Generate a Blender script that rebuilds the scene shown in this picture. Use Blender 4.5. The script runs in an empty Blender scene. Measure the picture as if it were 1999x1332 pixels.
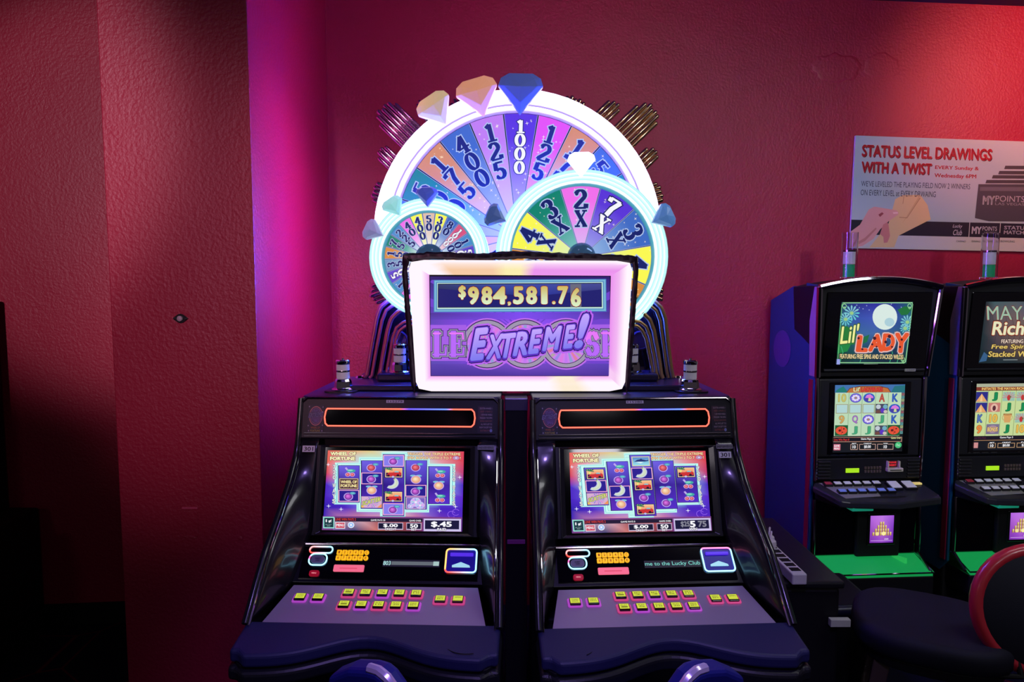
import bpy, bmesh, math, random
from mathutils import Vector, Matrix
random.seed(7)
PI = math.pi
sc = bpy.context.scene
COL = sc.collection
# ------------------------------------------------------------------ camera
FPX = 24/36*1999.0
PITCH = math.radians(4.6)
CAMZ = 1.6
cd = bpy.data.cameras.new('camera'); cd.lens = 24; cd.sensor_width = 36
cam = bpy.data.objects.new('camera', cd); COL.objects.link(cam)
cam.location = (0, 0, CAMZ); cam.rotation_euler = (PI/2-PITCH, 0, 0)
sc.camera = cam
# ------------------------------------------------------------------ world, exposure, room lights and added fills
sc.view_settings.view_transform = 'Standard'
sc.view_settings.look = 'None'
sc.view_settings.exposure = 0.0
sc.view_settings.gamma = 1.0
sc.view_settings.use_curve_mapping = False
w = bpy.data.worlds.new('world'); sc.world = w; w.use_nodes = True
w.node_tree.nodes['Background'].inputs[0].default_value = (0.7, 0.55, 0.7, 1)
w.node_tree.nodes['Background'].inputs[1].default_value = 0.055
def light(name, typ, loc, target, energy, color, size=0.3, spot=None, blend=0.5, sizey=None):
    l = bpy.data.lights.new(name, typ); l.energy = energy; l.color = color
    if typ == 'AREA':
        l.size = size
        if sizey: l.shape = 'RECTANGLE'; l.size_y = sizey
    else: l.shadow_soft_size = size
    if typ == 'SPOT': l.spot_size = math.radians(spot); l.spot_blend = blend
    o = bpy.data.objects.new(name, l); COL.objects.link(o); o.location = loc
    o.rotation_euler = (Vector(target)-Vector(loc)).to_track_quat('-Z', 'Y').to_euler()
    return o
light('overhead_spot', 'SPOT', (-2.0, -1.7, 2.8), (-1.85, 3.1, 2.05), 430, (1.0, .62, .76), .10, 25, .6)
light('overhead_spot', 'SPOT', (-1.1, -4.2, 2.8), (-1.10, 2.3, 1.62), 620, (1.0, .46, .68), .12, 17, 1.0)
light('overhead_spot', 'SPOT', (1.2, 0.2, 2.9), (1.55, 3.4, 2.85), 52, (1.0, .84, .88), .08, 74, .9)
light('overhead_spot', 'SPOT', (-0.1, 1.0, 2.9), (0.0, 3.2, 2.6), 4, (1.0, .55, .70), .08, 80, .9)
light('overhead_spot', 'SPOT', (3.0, 2.2, 2.9), (2.75, 3.5, 2.6), 135, (1.0, .22, .20), .08, 72, .9)
light('overhead_spot', 'SPOT', (-0.30, 2.0, 2.9), (-0.86, 2.85, 1.55), 42, (1.0, .22, .55), .06, 44, .9)  # added pink wash for the column side, no fixture of its own
light('overhead_spot', 'SPOT', (1.6, -3.0, 2.8), (2.05, 3.3, 1.65), 230, (.95, .97, 1.0), .10, 24, .8)
light('overhead_spot', 'SPOT', (0.1, 0.1, 2.9), (0.05, 1.75, 0.62), 120, (.40, .26, 1.0), .15, 46, .6)
light('overhead_spot', 'SPOT', (1.9, -0.6, 2.9), (1.85, 2.95, .95), 110, (.92, .96, 1.0), .3, 32, .8)  # added white fill to brighten the upright machines
light('chrome_fill_strip', 'AREA', (1.9, 1.5, 2.96), (1.9, 1.9, 0), 12, (.95, .95, 1.0), 1.5, sizey=.35)  # added area light that gives the chrome trims something bright to reflect
light('ceiling_panel_light', 'AREA', (-2.6, -2.6, 2.9), (-0.4, 2.2, 0.9), 5, (.95, .85, .95), 0.5, sizey=.5)
light('ceiling_panel_light', 'AREA', (1.4, -2.6, 2.9), (1.2, 2.6, 0.9), 9, (.95, .9, 1.0), 0.5, sizey=.5)

# ------------------------------------------------------------------ helpers
def lin(c):
    c = [x/255 if max(c) > 1.01 else x for x in c]
    return [x/12.92 if x <= .04045 else ((x+.055)/1.055)**2.4 for x in c]
def Q(px, py, Y):
    """world (x,z) on the vertical plane at distance Y seen at a photograph pixel"""
    u = (px-999.5)/FPX; t = (py-666)/FPX
    dy = math.cos(PITCH)-t*math.sin(PITCH); dz = -(math.sin(PITCH)+t*math.cos(PITCH))
    s = Y/dy
    return (u*s, CAMZ+dz*s)
MATS = {}
def mat(name, c=(.5, .5, .5), rough=.5, metal=0, spec=.5, emit=None, es=0, coat=0, trans=0, bump=None, ior=1.45, alpha=1):
    if name in MATS: return MATS[name]
    m = bpy.data.materials.new(name); m.use_nodes = True; nt = m.node_tree; b = nt.nodes['Principled BSDF']
    c = lin(c)
    b.inputs['Base Color'].default_value = (*c, 1); b.inputs['Roughness'].default_value = rough
    b.inputs['Metallic'].default_value = metal; b.inputs['Specular IOR Level'].default_value = spec
    b.inputs['Coat Weight'].default_value = coat; b.inputs['Coat Roughness'].default_value = .08
    b.inputs['Transmission Weight'].default_value = trans; b.inputs['IOR'].default_value = ior
    b.inputs['Alpha'].default_value = alpha
    if emit is not None:
        b.inputs['Emission Color'].default_value = (*lin(emit), 1); b.inputs['Emission Strength'].default_value = es
    if bump:
        sc_, st, dist = bump
        tc = nt.nodes.new('ShaderNodeTexCoord'); n = nt.nodes.new('ShaderNodeTexNoise'); n.inputs['Scale'].default_value = sc_
        n.inputs['Detail'].default_value = 3; bp = nt.nodes.new('ShaderNodeBump'); bp.inputs['Strength'].default_value = st
        bp.inputs['Distance'].default_value = dist
        nt.links.new(tc.outputs['Object'], n.inputs['Vector']); nt.links.new(n.outputs['Fac'], bp.inputs['Height'])
        nt.links.new(bp.outputs['Normal'], b.inputs['Normal'])
    MATS[name] = m; return m
def colmat(name, es=1.0, emissive=True, rough=.5, coat=0, metal=0):
    """colour comes from the mesh attribute Col (flat print, screens, lit tubes)"""
    if name in MATS: return MATS[name]
    m = bpy.data.materials.new(name); m.use_nodes = True; nt = m.node_tree; b = nt.nodes['Principled BSDF']
    a = nt.nodes.new('ShaderNodeAttribute'); a.attribute_name = 'Col'
    b.inputs['Roughness'].default_value = rough; b.inputs['Coat Weight'].default_value = coat; b.inputs['Metallic'].default_value = metal
    if emissive:
        b.inputs['Base Color'].default_value = (.01, .01, .012, 1); b.inputs['Emission Strength'].default_value = es
        nt.links.new(a.outputs['Color'], b.inputs['Emission Color'])
    else: nt.links.new(a.outputs['Color'], b.inputs['Base Color'])
    MATS[name] = m; return m

class MB:
    """collects polygons, builds ONE mesh object"""
    def __init__(s): s.v = []; s.f = []; s.c = []; s.m = []
    def add(s, vs, fs, col=None, mi=0, xf=None):
        o = len(s.v)
        for p in vs:
            p = Vector(p)
            s.v.append(xf @ p if xf is not None else p)
        for f in fs:
            s.f.append([i+o for i in f]); s.m.append(mi)
            if callable(col): s.c.append([col(vs[i]) for i in f])
            elif col and isinstance(col[0], (list, tuple)): s.c.append([col[i] for i in f])
            else: s.c.append([col or (1, 1, 1)]*len(f))
        return s
    def box(s, a, b, col=None, mi=0, xf=None):
        x0, y0, z0 = a; x1, y1, z1 = b
        vs = [(x0,y0,z0),(x1,y0,z0),(x1,y1,z0),(x0,y1,z0),(x0,y0,z1),(x1,y0,z1),(x1,y1,z1),(x0,y1,z1)]
        return s.add(vs, [(0,3,2,1),(4,5,6,7),(0,1,5,4),(1,2,6,5),(2,3,7,6),(3,0,4,7)], col, mi, xf)
    def prism(s, pts, axis, a, b, col=None, mi=0, xf=None):
        """polygon pts extruded along axis (0 x: pts=(y,z); 1 y: pts=(x,z); 2 z: pts=(x,y))"""
        def P(p, t):
            return (t, p[0], p[1]) if axis == 0 else (p[0], t, p[1]) if axis == 1 else (p[0], p[1], t)
        n = len(pts); vs = [P(p, a) for p in pts]+[P(p, b) for p in pts]
        fs = [tuple(range(n))[::-1], tuple(range(n, 2*n))]+[(i, (i+1) % n, n+(i+1) % n, n+i) for i in range(n)]
        return s.add(vs, fs, col, mi, xf)
    def tube(s, path, r, n=8, closed=False, col=None, mi=0, xf=None, caps=True):
        path = [Vector(p) for p in path]; N = len(path); vs = []; cs = []
        up = None
        for i, p in enumerate(path):
            if closed: t = path[(i+1) % N]-path[i-1]
            else: t = path[min(i+1, N-1)]-path[max(i-1, 0)]
            t.normalize()
            if up is None:
                up = Vector((0, 0, 1)) if abs(t.z) < .9 else Vector((0, 1, 0))
            a = t.cross(up); a.normalize(); b = a.cross(t); b.normalize(); up = b
            rr = r[i] if isinstance(r, (list, tuple)) else r
            for k in range(n):
                an = 2*PI*k/n; vs.append(p+a*math.cos(an)*rr+b*math.sin(an)*rr)
                cs.append(col[i] if (col and isinstance(col[0], (list, tuple))) else col)
        fs = []
        for i in range(N if closed else N-1):
            j = (i+1) % N
            for k in range(n):
                l = (k+1) % n; fs.append((i*n+k, i*n+l, j*n+l, j*n+k))
        if not closed and caps: fs += [tuple(range(n))[::-1], tuple(range((N-1)*n, N*n))]
        return s.add(vs, fs, cs if (col and isinstance(col[0], (list, tuple))) else col, mi, xf)
    def lathe(s, prof, n=24, c=(0, 0, 0), axis=2, col=None, mi=0, xf=None):
        vs = []; N = len(prof)
        for k in range(n):
            an = 2*PI*k/n
            for r, h in prof:
                x, y = r*math.cos(an), r*math.sin(an)
                vs.append((c[0]+x, c[1]+y, c[2]+h) if axis == 2 else (c[0]+x, c[1]+h, c[2]+y) if axis == 1 else (c[0]+h, c[1]+x, c[2]+y))
        fs = []
        for k in range(n):
            l = (k+1) % n
            for i in range(N-1):
                fs.append((k*N+i, l*N+i, l*N+i+1, k*N+i+1))
        if prof[0][0] > 1e-6: fs.append(tuple(k*N for k in range(n))[::-1])
        if prof[-1][0] > 1e-6: fs.append(tuple(k*N+N-1 for k in range(n)))
        return s.add(vs, fs, col, mi, xf)
    def grid(s, rows, col=None, mi=0, flip=False):
        """rows: list of equal-length point rows -> surface"""
        n = len(rows[0]); vs = [p for r in rows for p in r]; fs = []
        for i in range(len(rows)-1):
            for j in range(n-1):
                f = (i*n+j, i*n+j+1, (i+1)*n+j+1, (i+1)*n+j); fs.append(f[::-1] if flip else f)
        return s.add(vs, fs, col, mi)
    def build(s, name, mats, parent=None, smooth=False, bevel=0, seg=2, fixn=True, angle=40, solid=0):
        me = bpy.data.meshes.new(name); me.from_pydata([tuple(v) for v in s.v], [], s.f)
        if not isinstance(mats, (list, tuple)): mats = [mats]
        for m in mats: me.materials.append(m)
        for p, mi in zip(me.polygons, s.m): p.material_index = mi
        if any('Attribute' in n.bl_idname for m in mats for n in m.node_tree.nodes):
            at = me.color_attributes.new('Col', 'FLOAT_COLOR', 'CORNER'); flat = []
            for cs in s.c:
                for c in cs: flat += [*lin(c), 1.0]
            at.data.foreach_set('color', flat)
        if fixn:
            bm = bmesh.new(); bm.from_mesh(me); bmesh.ops.recalc_face_normals(bm, faces=bm.faces); bm.to_mesh(me); bm.free()
        if smooth:
            me.polygons.foreach_set('use_smooth', [True]*len(me.polygons))
            me.set_sharp_from_angle(angle=math.radians(angle))
        me.update()
        o = bpy.data.objects.new(name, me); COL.objects.link(o)
        if parent: o.parent = parent
        if solid:
            md = o.modifiers.new('solid', 'SOLIDIFY'); md.thickness = solid; md.offset = 0
        if bevel:
            md = o.modifiers.new('bevel', 'BEVEL'); md.width = bevel; md.segments = seg; md.limit_method = 'ANGLE'
        return o
def empty(name, loc, rz=0, label=None, cat=None, group=None):
    o = bpy.data.objects.new(name, None); COL.objects.link(o); o.location = loc; o.rotation_euler = (0, 0, rz)
    o.empty_display_size = .1
    tag(o, label, cat, group); return o
def tag(o, label=None, cat=None, group=None, kind=None):
    if label: o['label'] = label
    if cat: o['category'] = cat
    if group: o['group'] = group
    if kind: o['kind'] = kind
    return o
def rrect(x0, z0, x1, z1, r, n=4, skew=0):
    pts = []
    for cx, cz, a0 in ((x1-r, z1-r, 0), (x0+r, z1-r, PI/2), (x0+r, z0+r, PI), (x1-r, z0+r, 3*PI/2)):
        for k in range(n+1):
            a = a0+PI/2*k/n; pts.append((cx+r*math.cos(a), cz+r*math.sin(a)))
    return pts
# ---- lettering
TC = {}
def text_geo(s, bold=0, shear=0, sp=1.0):
    key = (s, bold, shear, sp)
    if key in TC: return TC[key]
    cu = bpy.data.curves.new('t', 'FONT'); cu.body = s; cu.size = 1; cu.shear = shear
    cu.resolution_u = 3; cu.space_character = sp
    ob = bpy.data.objects.new('t', cu); me = ob.to_mesh()
    vs = [(v.co.x, v.co.y) for v in me.vertices]; fs = [tuple(p.vertices) for p in me.polygons]
    if bold > 0:                            # heavier face: shifted copies of the letter shapes
        dirs = [(1, 0), (-1, 0), (0, .8), (0, -.8)]+([(.7, .6), (-.7, .6), (.7, -.6), (-.7, -.6)] if bold > .045 else [])
        v0, f0 = list(vs), list(fs)
        for dx, dy in dirs:
            o = len(vs); vs += [(x+dx*bold*.9, y+dy*bold*.9) for x, y in v0]; fs += [tuple(i+o for i in f) for f in f0]
    ob.to_mesh_clear(); bpy.data.objects.remove(ob); bpy.data.curves.remove(cu)
    xs = [v[0] for v in vs] or [0, 1]; ys = [v[1] for v in vs] or [0, 1]
    TC[key] = (vs, fs, min(xs), max(xs), min(ys), max(ys)); return TC[key]
# skeletons of heavy slab numerals, box 0..1 high
def arcp(cx, cy, rx, ry, a0, a1, n=10):
    return [(cx+rx*math.cos(math.radians(a0+(a1-a0)*k/n)), cy+ry*math.sin(math.radians(a0+(a1-a0)*k/n))) for k in range(n+1)]
SK = {
 '0': (.72, [arcp(.36, .5, .25, .43, 0, 360, 20)]),
 '1': (.52, [[(.28, .93), (.28, .06)], [(.08, .78), (.28, .92)], [(.04, .05), (.52, .05)]]),
 '2': (.70, [arcp(.34, .70, .22, .23, 165, -30, 10)+[(.12, .16), (.10, .07)], [(.08, .07), (.60, .07), (.62, .26)]]),
 '3': (.66, [arcp(.31, .74, .20, .20, 160, -80, 9), arcp(.31, .28, .22, .23, 80, -160, 10)]),
 '4': (.74, [[(.45, .95), (.45, .05)], [(.45, .93), (.06, .32), (.68, .32)], [(.28, .05), (.62, .05)]]),
 '5': (.68, [[(.56, .91), (.17, .91), (.14, .52)], arcp(.32, .32, .23, .25, 130, -150, 10)]),
 '6': (.70, [arcp(.36, .30, .23, .24, 0, 360, 16), [(.56, .84), (.36, .92), (.18, .7), (.13, .35)]]),
 '7': (.66, [[(.08, .72), (.08, .91), (.60, .91), (.36, .45), (.28, .05)]]),
 '8': (.70, [arcp(.35, .72, .19, .20, 0, 360, 16), arcp(.35, .27, .23, .23, 0, 360, 16)]),
 '9': (.70, [arcp(.34, .68, .22, .25, 0, 360, 16), [(.56, .65), (.5, .3), (.34, .08), (.14, .14)]]),
 'x': (.74, [[(.14, .92), (.60, .08)], [(.60, .92), (.14, .08)], [(.02, .94), (.30, .94)], [(.46, .94), (.72, .94)], [(.02, .06), (.30, .06)], [(.46, .06), (.72, .06)]]),
}
def fat(ch, grow=0.0, thick=.21, thin=.085):
    """returns list of convex quads/discs making the numeral"""
    wd, strokes = SK[ch]; out = []
    for st in strokes:
        if len(st) > 6:                     # smooth ribbon for curves
            n = len(st); closed = math.dist(st[0], st[-1]) < 1e-6; L_ = []; R_ = []
            for i in range(n):
                a = st[i-1] if i > 0 else (st[-2] if closed else st[0]); b = st[i+1] if i < n-1 else (st[1] if closed else st[-1])
                dx, dy = b[0]-a[0], b[1]-a[1]; L = math.hypot(dx, dy) or 1; w = (thin+(thick-thin)*abs(dy)/L)/2+grow
                L_.append((st[i][0]-dy/L*w, st[i][1]+dx/L*w)); R_.append((st[i][0]+dy/L*w, st[i][1]-dx/L*w))
            out += [[L_[i], R_[i], R_[i+1], L_[i+1]] for i in range(n-1)]
            continue
        for i in range(len(st)-1):
            (x0, y0), (x1, y1) = st[i], st[i+1]; dx, dy = x1-x0, y1-y0; L = math.hypot(dx, dy) or 1
            k = abs(dy)/L
            w = (thin+(thick-thin)*k)/2+grow
            if ch == 'x' and dx < 0: w = thin/2+grow
            ex = grow+.012
            tx, ty = dx/L*ex, dy/L*ex; hx = w if k > .3 else w*k/.3*.5; 
            nx, ny = -dy/L*w, dx/L*w
            out.append([(x0-tx+nx, y0-ty+ny), (x0-tx-nx, y0-ty-ny), (x1+tx-nx, y1+ty-ny), (x1+tx+nx, y1+ty+ny)])
    if ch in '235':
        e = strokes[-1][-1] if ch != '2' else strokes[0][0]
        out.append(arcp(e[0]+.03, e[1], .085+grow, .085+grow, 0, 330, 8))
        if ch == '3': e = strokes[0][0]; out.append(arcp(e[0]+.03, e[1]-.02, .08+grow, .08+grow, 0, 330, 8))
    return wd, out

class Art:
    """flat print in photograph-crop units: quad = TL,TR,BR,BL in design units -> local rect (x0,z0)-(x1,z1)"""
    def __init__(s, quad, rect, eps=3e-5, base=0):
        s.q = quad; s.r = rect; s.mb = MB(); s.y = base; s.eps = eps
    def map(s, p):
        (ax, ay), (bx, by), (cx, cy), (dx, dy) = s.q
        x, y = p
        u = .5; v = .5
        for _ in range(4):
            yt = ay+(by-ay)*u; yb = dy+(cy-dy)*u; v = (y-yt)/(yb-yt)
            xl = ax+(dx-ax)*v; xr = bx+(cx-bx)*v; u = (x-xl)/(xr-xl)
        u = min(1, max(0, u)); v = min(1, max(0, v))
        x0, z0, x1, z1 = s.r
        return (x0+(x1-x0)*u, z1+(z0-z1)*v)
    def raw(s, pts, fs, col):
        s.y -= s.eps
        vs = []
        for p in pts:
            a, b = s.map(p); vs.append((a, s.y, b))
        s.mb.add(vs, fs, col)
    def poly(s, pts, col): s.raw(pts, [tuple(range(len(pts)))], col)
    def rect(s, x0, y0, x1, y1, col, col2=None):
        """col2: lower colour"""
        s.raw([(x0, y0), (x1, y0), (x1, y1), (x0, y1)], [(0, 1, 2, 3)], [col, col, col2, col2] if col2 else col)
    def rgrid(s, x0, y0, x1, y1, cols):
        nr = len(cols); nc = len(cols[0]); pts = []; fs = []; cc = []
        for i in range(nr):
            for j in range(nc):
                pts.append((x0+(x1-x0)*j/(nc-1), y0+(y1-y0)*i/(nr-1))); cc.append(cols[i][j])
        for i in range(nr-1):
            for j in range(nc-1): fs.append((i*nc+j, i*nc+j+1, (i+1)*nc+j+1, (i+1)*nc+j))
        s.raw(pts, fs, cc)
    def frame(s, x0, y0, x1, y1, w, col):
        s.raw([(x0, y0), (x1, y0), (x1, y1), (x0, y1), (x0+w, y0+w), (x1-w, y0+w), (x1-w, y1-w), (x0+w, y1-w)],
              [(0, 1, 5, 4), (1, 2, 6, 5), (2, 3, 7, 6), (3, 0, 4, 7)], col)
    def ell(s, cx, cy, rx, ry, col, n=18, a0=0, a1=360, col2=None):
        pts = arcp(cx, cy, rx, ry, a0, a1, n)
        if a1-a0 >= 359: pts = pts[:-1]
        if col2: s.raw([(cx-rx*.2, cy-ry*.25)]+pts, [(0, i+1, (i+1) % len(pts)+1) for i in range(len(pts))], [col2]+[col]*len(pts))
        else: s.poly(pts, col)
    def ring(s, cx, cy, rx, ry, w, col, a0=0, a1=360, n=28):
        o = arcp(cx, cy, rx, ry, a0, a1, n); i_ = arcp(cx, cy, rx-w, ry-w, a0, a1, n)
        s.raw(o+i_, [(k, k+1, n+1+k+1, n+1+k) for k in range(n)], col)
    def line(s, pts, w, col, closed=False):
        out = []; fs = []
        N = len(pts)
        for i in range(N if closed else N-1):
            (x0, y0), (x1, y1) = pts[i], pts[(i+1) % N]; L = math.hypot(x1-x0, y1-y0) or 1
            ex, ey = (x1-x0)/L*w/2, (y1-y0)/L*w/2; nx, ny = -ey, ex; o = len(out)
            out += [(x0-ex+nx, y0-ey+ny), (x0-ex-nx, y0-ey-ny), (x1+ex-nx, y1+ey-ny), (x1+ex+nx, y1+ey+ny)]; fs.append((o, o+1, o+2, o+3))
        s.raw(out, fs, col)
    def text(s, t, x0, y0, x1, y1, col, bold=.0, shear=0, rot=0, sp=1.0, col2=None, dxr=0):
        """text fitted into the box x0..x1 / y0(top)..y1(bottom); rot shifts y along x (slope)"""
        vs, fs, a, b, c, d = text_geo(t, bold, shear, sp)
        if not fs: return
        pts = []; cc = []
        for (x, y) in vs:
            u = (x-a)/(b-a or 1); v = (y-c)/(d-c or 1)
            X = x0+(x1-x0)*u; Y = y1+(y0-y1)*v+rot*(X-x0)
            pts.append((X, Y))
            if col2: cc.append([col2[i]+(col[i]-col2[i])*v for i in range(3)])
        s.raw(pts, fs, cc if col2 else col)
    def otext(s, t, x0, y0, x1, y1, col, oc, ow=.04, **k):
        b = k.pop('bold', 0)
        g = (y1-y0)*ow
        s.text(t, x0-g, y0-g, x1+g, y1+g, oc, bold=b+ow*.8, **k); s.text(t, x0, y0, x1, y1, col, bold=b, **k)
    def star(s, x, y, r, col):
        pts = []
        for k in range(8):
            a = k*PI/4; q = r if k % 2 == 0 else r*.22; pts.append((x+q*math.cos(a), y+q*math.sin(a)))
        s.poly(pts, col)
    def build(s, name, m, parent):
        return s.mb.build(name, m, parent, fixn=False)

# ------------------------------------------------------------------ materials
def wall_mat():
    m = mat('crimson_textured_paint', (146, 18, 52), .42, 0, .6); nt = m.node_tree; b = nt.nodes['Principled BSDF']
    tc = nt.nodes.new('ShaderNodeTexCoord')
    n1 = nt.nodes.new('ShaderNodeTexNoise'); n1.inputs['Scale'].default_value = 85; n1.inputs['Detail'].default_value = 3; n1.inputs['Roughness'].default_value = .55
    n2 = nt.nodes.new('ShaderNodeTexNoise'); n2.inputs['Scale'].default_value = 2.2; n2.inputs['Detail'].default_value = 4
    bp = nt.nodes.new('ShaderNodeBump'); bp.inputs['Strength'].default_value = .42; bp.inputs['Distance'].default_value = .006
    bp2 = nt.nodes.new('ShaderNodeBump'); bp2.inputs['Strength'].default_value = .25; bp2.inputs['Distance'].default_value = .03
    r = nt.nodes.new('ShaderNodeMapRange'); r.inputs['To Min'].default_value = .40; r.inputs['To Max'].default_value = .54
    for n in (n1, n2): nt.links.new(tc.outputs['Object'], n.inputs['Vector'])
    nt.links.new(n2.outputs['Fac'], bp2.inputs['Height']); nt.links.new(n1.outputs['Fac'], bp.inputs['Height'])
    nt.links.new(bp2.outputs['Normal'], bp.inputs['Normal']); nt.links.new(bp.outputs['Normal'], b.inputs['Normal'])
    nt.links.new(n2.outputs['Fac'], r.inputs['Value']); nt.links.new(r.outputs['Result'], b.inputs['Roughness'])
    return m
WALL = wall_mat()
def carpet_mat():
    m = mat('dark_carpet', (14, 15, 30), .95, 0, .1); nt = m.node_tree; b = nt.nodes['Principled BSDF']
    tc = nt.nodes.new('ShaderNodeTexCoord')
    vo = nt.nodes.new('ShaderNodeTexVoronoi'); vo.feature = 'DISTANCE_TO_EDGE'; vo.inputs['Scale'].default_value = 1.9
    cr = nt.nodes.new('ShaderNodeValToRGB'); cr.color_ramp.elements[0].position = .004; cr.color_ramp.elements[0].color = (*lin((92, 14, 38)), 1)
    cr.color_ramp.elements[1].position = .011; cr.color_ramp.elements[1].color = (*lin((20, 20, 40)), 1)
    n = nt.nodes.new('ShaderNodeTexNoise'); n.inputs['Scale'].default_value = 260
    bp = nt.nodes.new('ShaderNodeBump'); bp.inputs['Strength'].default_value = .6; bp.inputs['Distance'].default_value = .006
    nt.links.new(tc.outputs['Object'], vo.inputs['Vector']); nt.links.new(tc.outputs['Object'], n.inputs['Vector'])
    nt.links.new(vo.outputs['Distance'], cr.inputs['Fac']); nt.links.new(cr.outputs['Color'], b.inputs['Base Color'])
    nt.links.new(n.outputs['Fac'], bp.inputs['Height']); nt.links.new(bp.outputs['Normal'], b.inputs['Normal'])
    return m
BLACK = mat('gloss_black_plastic', (24, 24, 28), .27, 0, .5, coat=.4)
SATIN = mat('satin_black_plastic', (20, 21, 27), .42, 0, .5, bump=(400, .15, .001))
MATTE = mat('matte_black_laminate', (13, 13, 18), .6, 0, .35)
PAD = mat('black_vinyl_armrest', (34, 36, 78), .5, 0, .5, bump=(500, .3, .001))
CHROME = mat('polished_chrome', (215, 212, 220), .08, 1)
DCHROME = mat('smoked_chrome', (170, 160, 172), .14, 1)
GOLDC = mat('warm_chrome', (205, 178, 140), .16, 1)
STEEL = mat('brushed_steel_plate', (172, 160, 185), .42, .45)
GLASS = mat('black_glass', (5, 5, 8), .05, 0, .6, coat=.5)
SCREEN = colmat('lit_screen_print', 1.0)
NEON = colmat('neon_light_tube', 2.4)
GLOWF = colmat('glowing_frame_plastic', .97)
PRINT = colmat('printed_ink', emissive=False, rough=.45)
WSEG = colmat('backlit_wheel_print', 1.0)
# ------------------------------------------------------------------ the room
WY0 = 3.24; WSL = .09                      # back wall runs slightly away to the right
def wy(x): return WY0+WSL*(x+.855)
def prism_obj(name, pts, z0, z1, m, bevel=0):
    o = MB().prism(pts, 2, z0, z1).build(name, m, bevel=bevel); tag(o, kind='structure'); return o
prism_obj('floor', [(-4.5, -6), (4.5, -6), (4.5, 4), (-4.5, 4)], -.1, 0, carpet_mat())
prism_obj('ceiling', [(-4.5, -6), (4.5, -6), (4.5, 4), (-4.5, 4)], 3.0, 3.1, mat('dark_ceiling_tile', (60, 50, 60), .8))
prism_obj('wall_back', [(-4.5, wy(-4.5)), (4.5, wy(4.5)), (4.5, wy(4.5)+.15), (-4.5, wy(-4.5)+.15)], 0, 3.0, WALL)
CX0, CX1, CY = -1.34, -.855, 2.28
prism_obj('wall_column', [(CX0, CY), (CX1, CY), (CX1, wy(CX1)+.01), (CX0, wy(CX0)+.01)], 0, 3.0, WALL, .004)
tag(MB().prism([(-4.4, wy(-4.4)-.012), (CX0, wy(CX0)-.012), (CX0, wy(CX0)), (-4.4, wy(-4.4))], 2, 0, .10).build('baseboard_back', MATTE), kind='structure')
# raised repair patches and plug holes in the paint
def blob(name, cx, cz, rx, rz, th, x2y, seed, m=WALL, rag=.22):
    rnd = random.Random(seed); mb = MB(); n = 26; rows = []
    for k, s_ in ((0, 1), (1, .9), (2, .75)):
        rows.append([])
    rr = [1+rnd.uniform(-rag, rag)*.6 for _ in range(n)]
    rings = []
    for s_, d in ((1, 0), (.93, th*.8), (.8, th)):
        rings.append([(cx+rx*s_*rr[k]*math.cos(2*PI*k/n), cz+rz*s_*rr[k]*math.sin(2*PI*k/n), d) for k in range(n)])
    vs = [(p[0], x2y(p[0])-p[2]+.0005, p[1]) for r in rings for p in r]; fs = []
    for i in range(2):
        for k in range(n): fs.append((i*n+k, i*n+(k+1) % n, (i+1)*n+(k+1) % n, (i+1)*n+k))
    fs.append(tuple(2*n+k for k in range(n)))
    mb.add(vs, fs); return mb
def wp(px, py):
    Y = WY0
    for _ in range(4): x, z = Q(px, py, Y); Y = wy(x)
    return x, z
wall_obj = bpy.data.objects['wall_back']; col_obj = bpy.data.objects['wall_column']
x, z = wp(1635, 132); blob('plaster_patch', x, z, .13, .07, .003, wy, 3).build('plaster_patch', WALL, wall_obj, smooth=True)
x, z = wp(1722, 128); blob('plaster_patch', x, z, .10, .06, .002, wy, 4).build('plaster_patch', WALL, wall_obj, smooth=True)
cy = lambda x: CY
x, z = Q(371, 992, CY); o = MB().box((x-.027, CY-.004, z-.003), (x+.027, CY+.001, z+.004)).build('scuffed_ridge', mat('pale_scuffed_paint', (190, 70, 105), .5), col_obj, bevel=.001)
x, z = Q(371, 1048, CY); blob('gouge', x, z, .027, .006, .004, cy, 8).build('gouge', WALL, col_obj, smooth=True)
x, z = Q(371, 1020, CY); o = MB().box((x-.028, CY-.0012, z-.04), (x+.028, CY+.001, z+.04)).build('painted_plate_mark', WALL, col_obj, bevel=.001)
x, z = Q(470, 1051, CY); blob('gouge', x, z, .009, .008, .003, cy, 9).build('gouge', WALL, col_obj, smooth=True)
# eye-shaped wall button on the column
x, z = Q(353, 622, CY)
bt = empty('wall_button', (x, CY, z), 0, 'small black almond-shaped button plate with grey button and two screws on the red column', 'button')
MB().prism([(-.026, 0), (-.018, .007), (-.008, .014), (0, .016), (.008, .014), (.018, .007), (.026, 0), (.018, -.007), (.008, -.014), (0, -.016), (-.008, -.014), (-.018, -.007)], 1, -.004, 0).build('plate', BLACK, bt, bevel=.001)
MB().lathe([(.009, 0), (.009, -.007), (.0065, -.009), (.0001, -.0095)], 20, (0, -.003, 0), 1).build('push_button', mat('grey_rubber', (165, 160, 165), .5), bt, smooth=True)
for sx in (-.020, .020):
    MB().lathe([(.003, 0), (.003, -.002), (.0001, -.003)], 10, (sx, -.004, 0), 1).build('screw', CHROME, bt)
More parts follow.
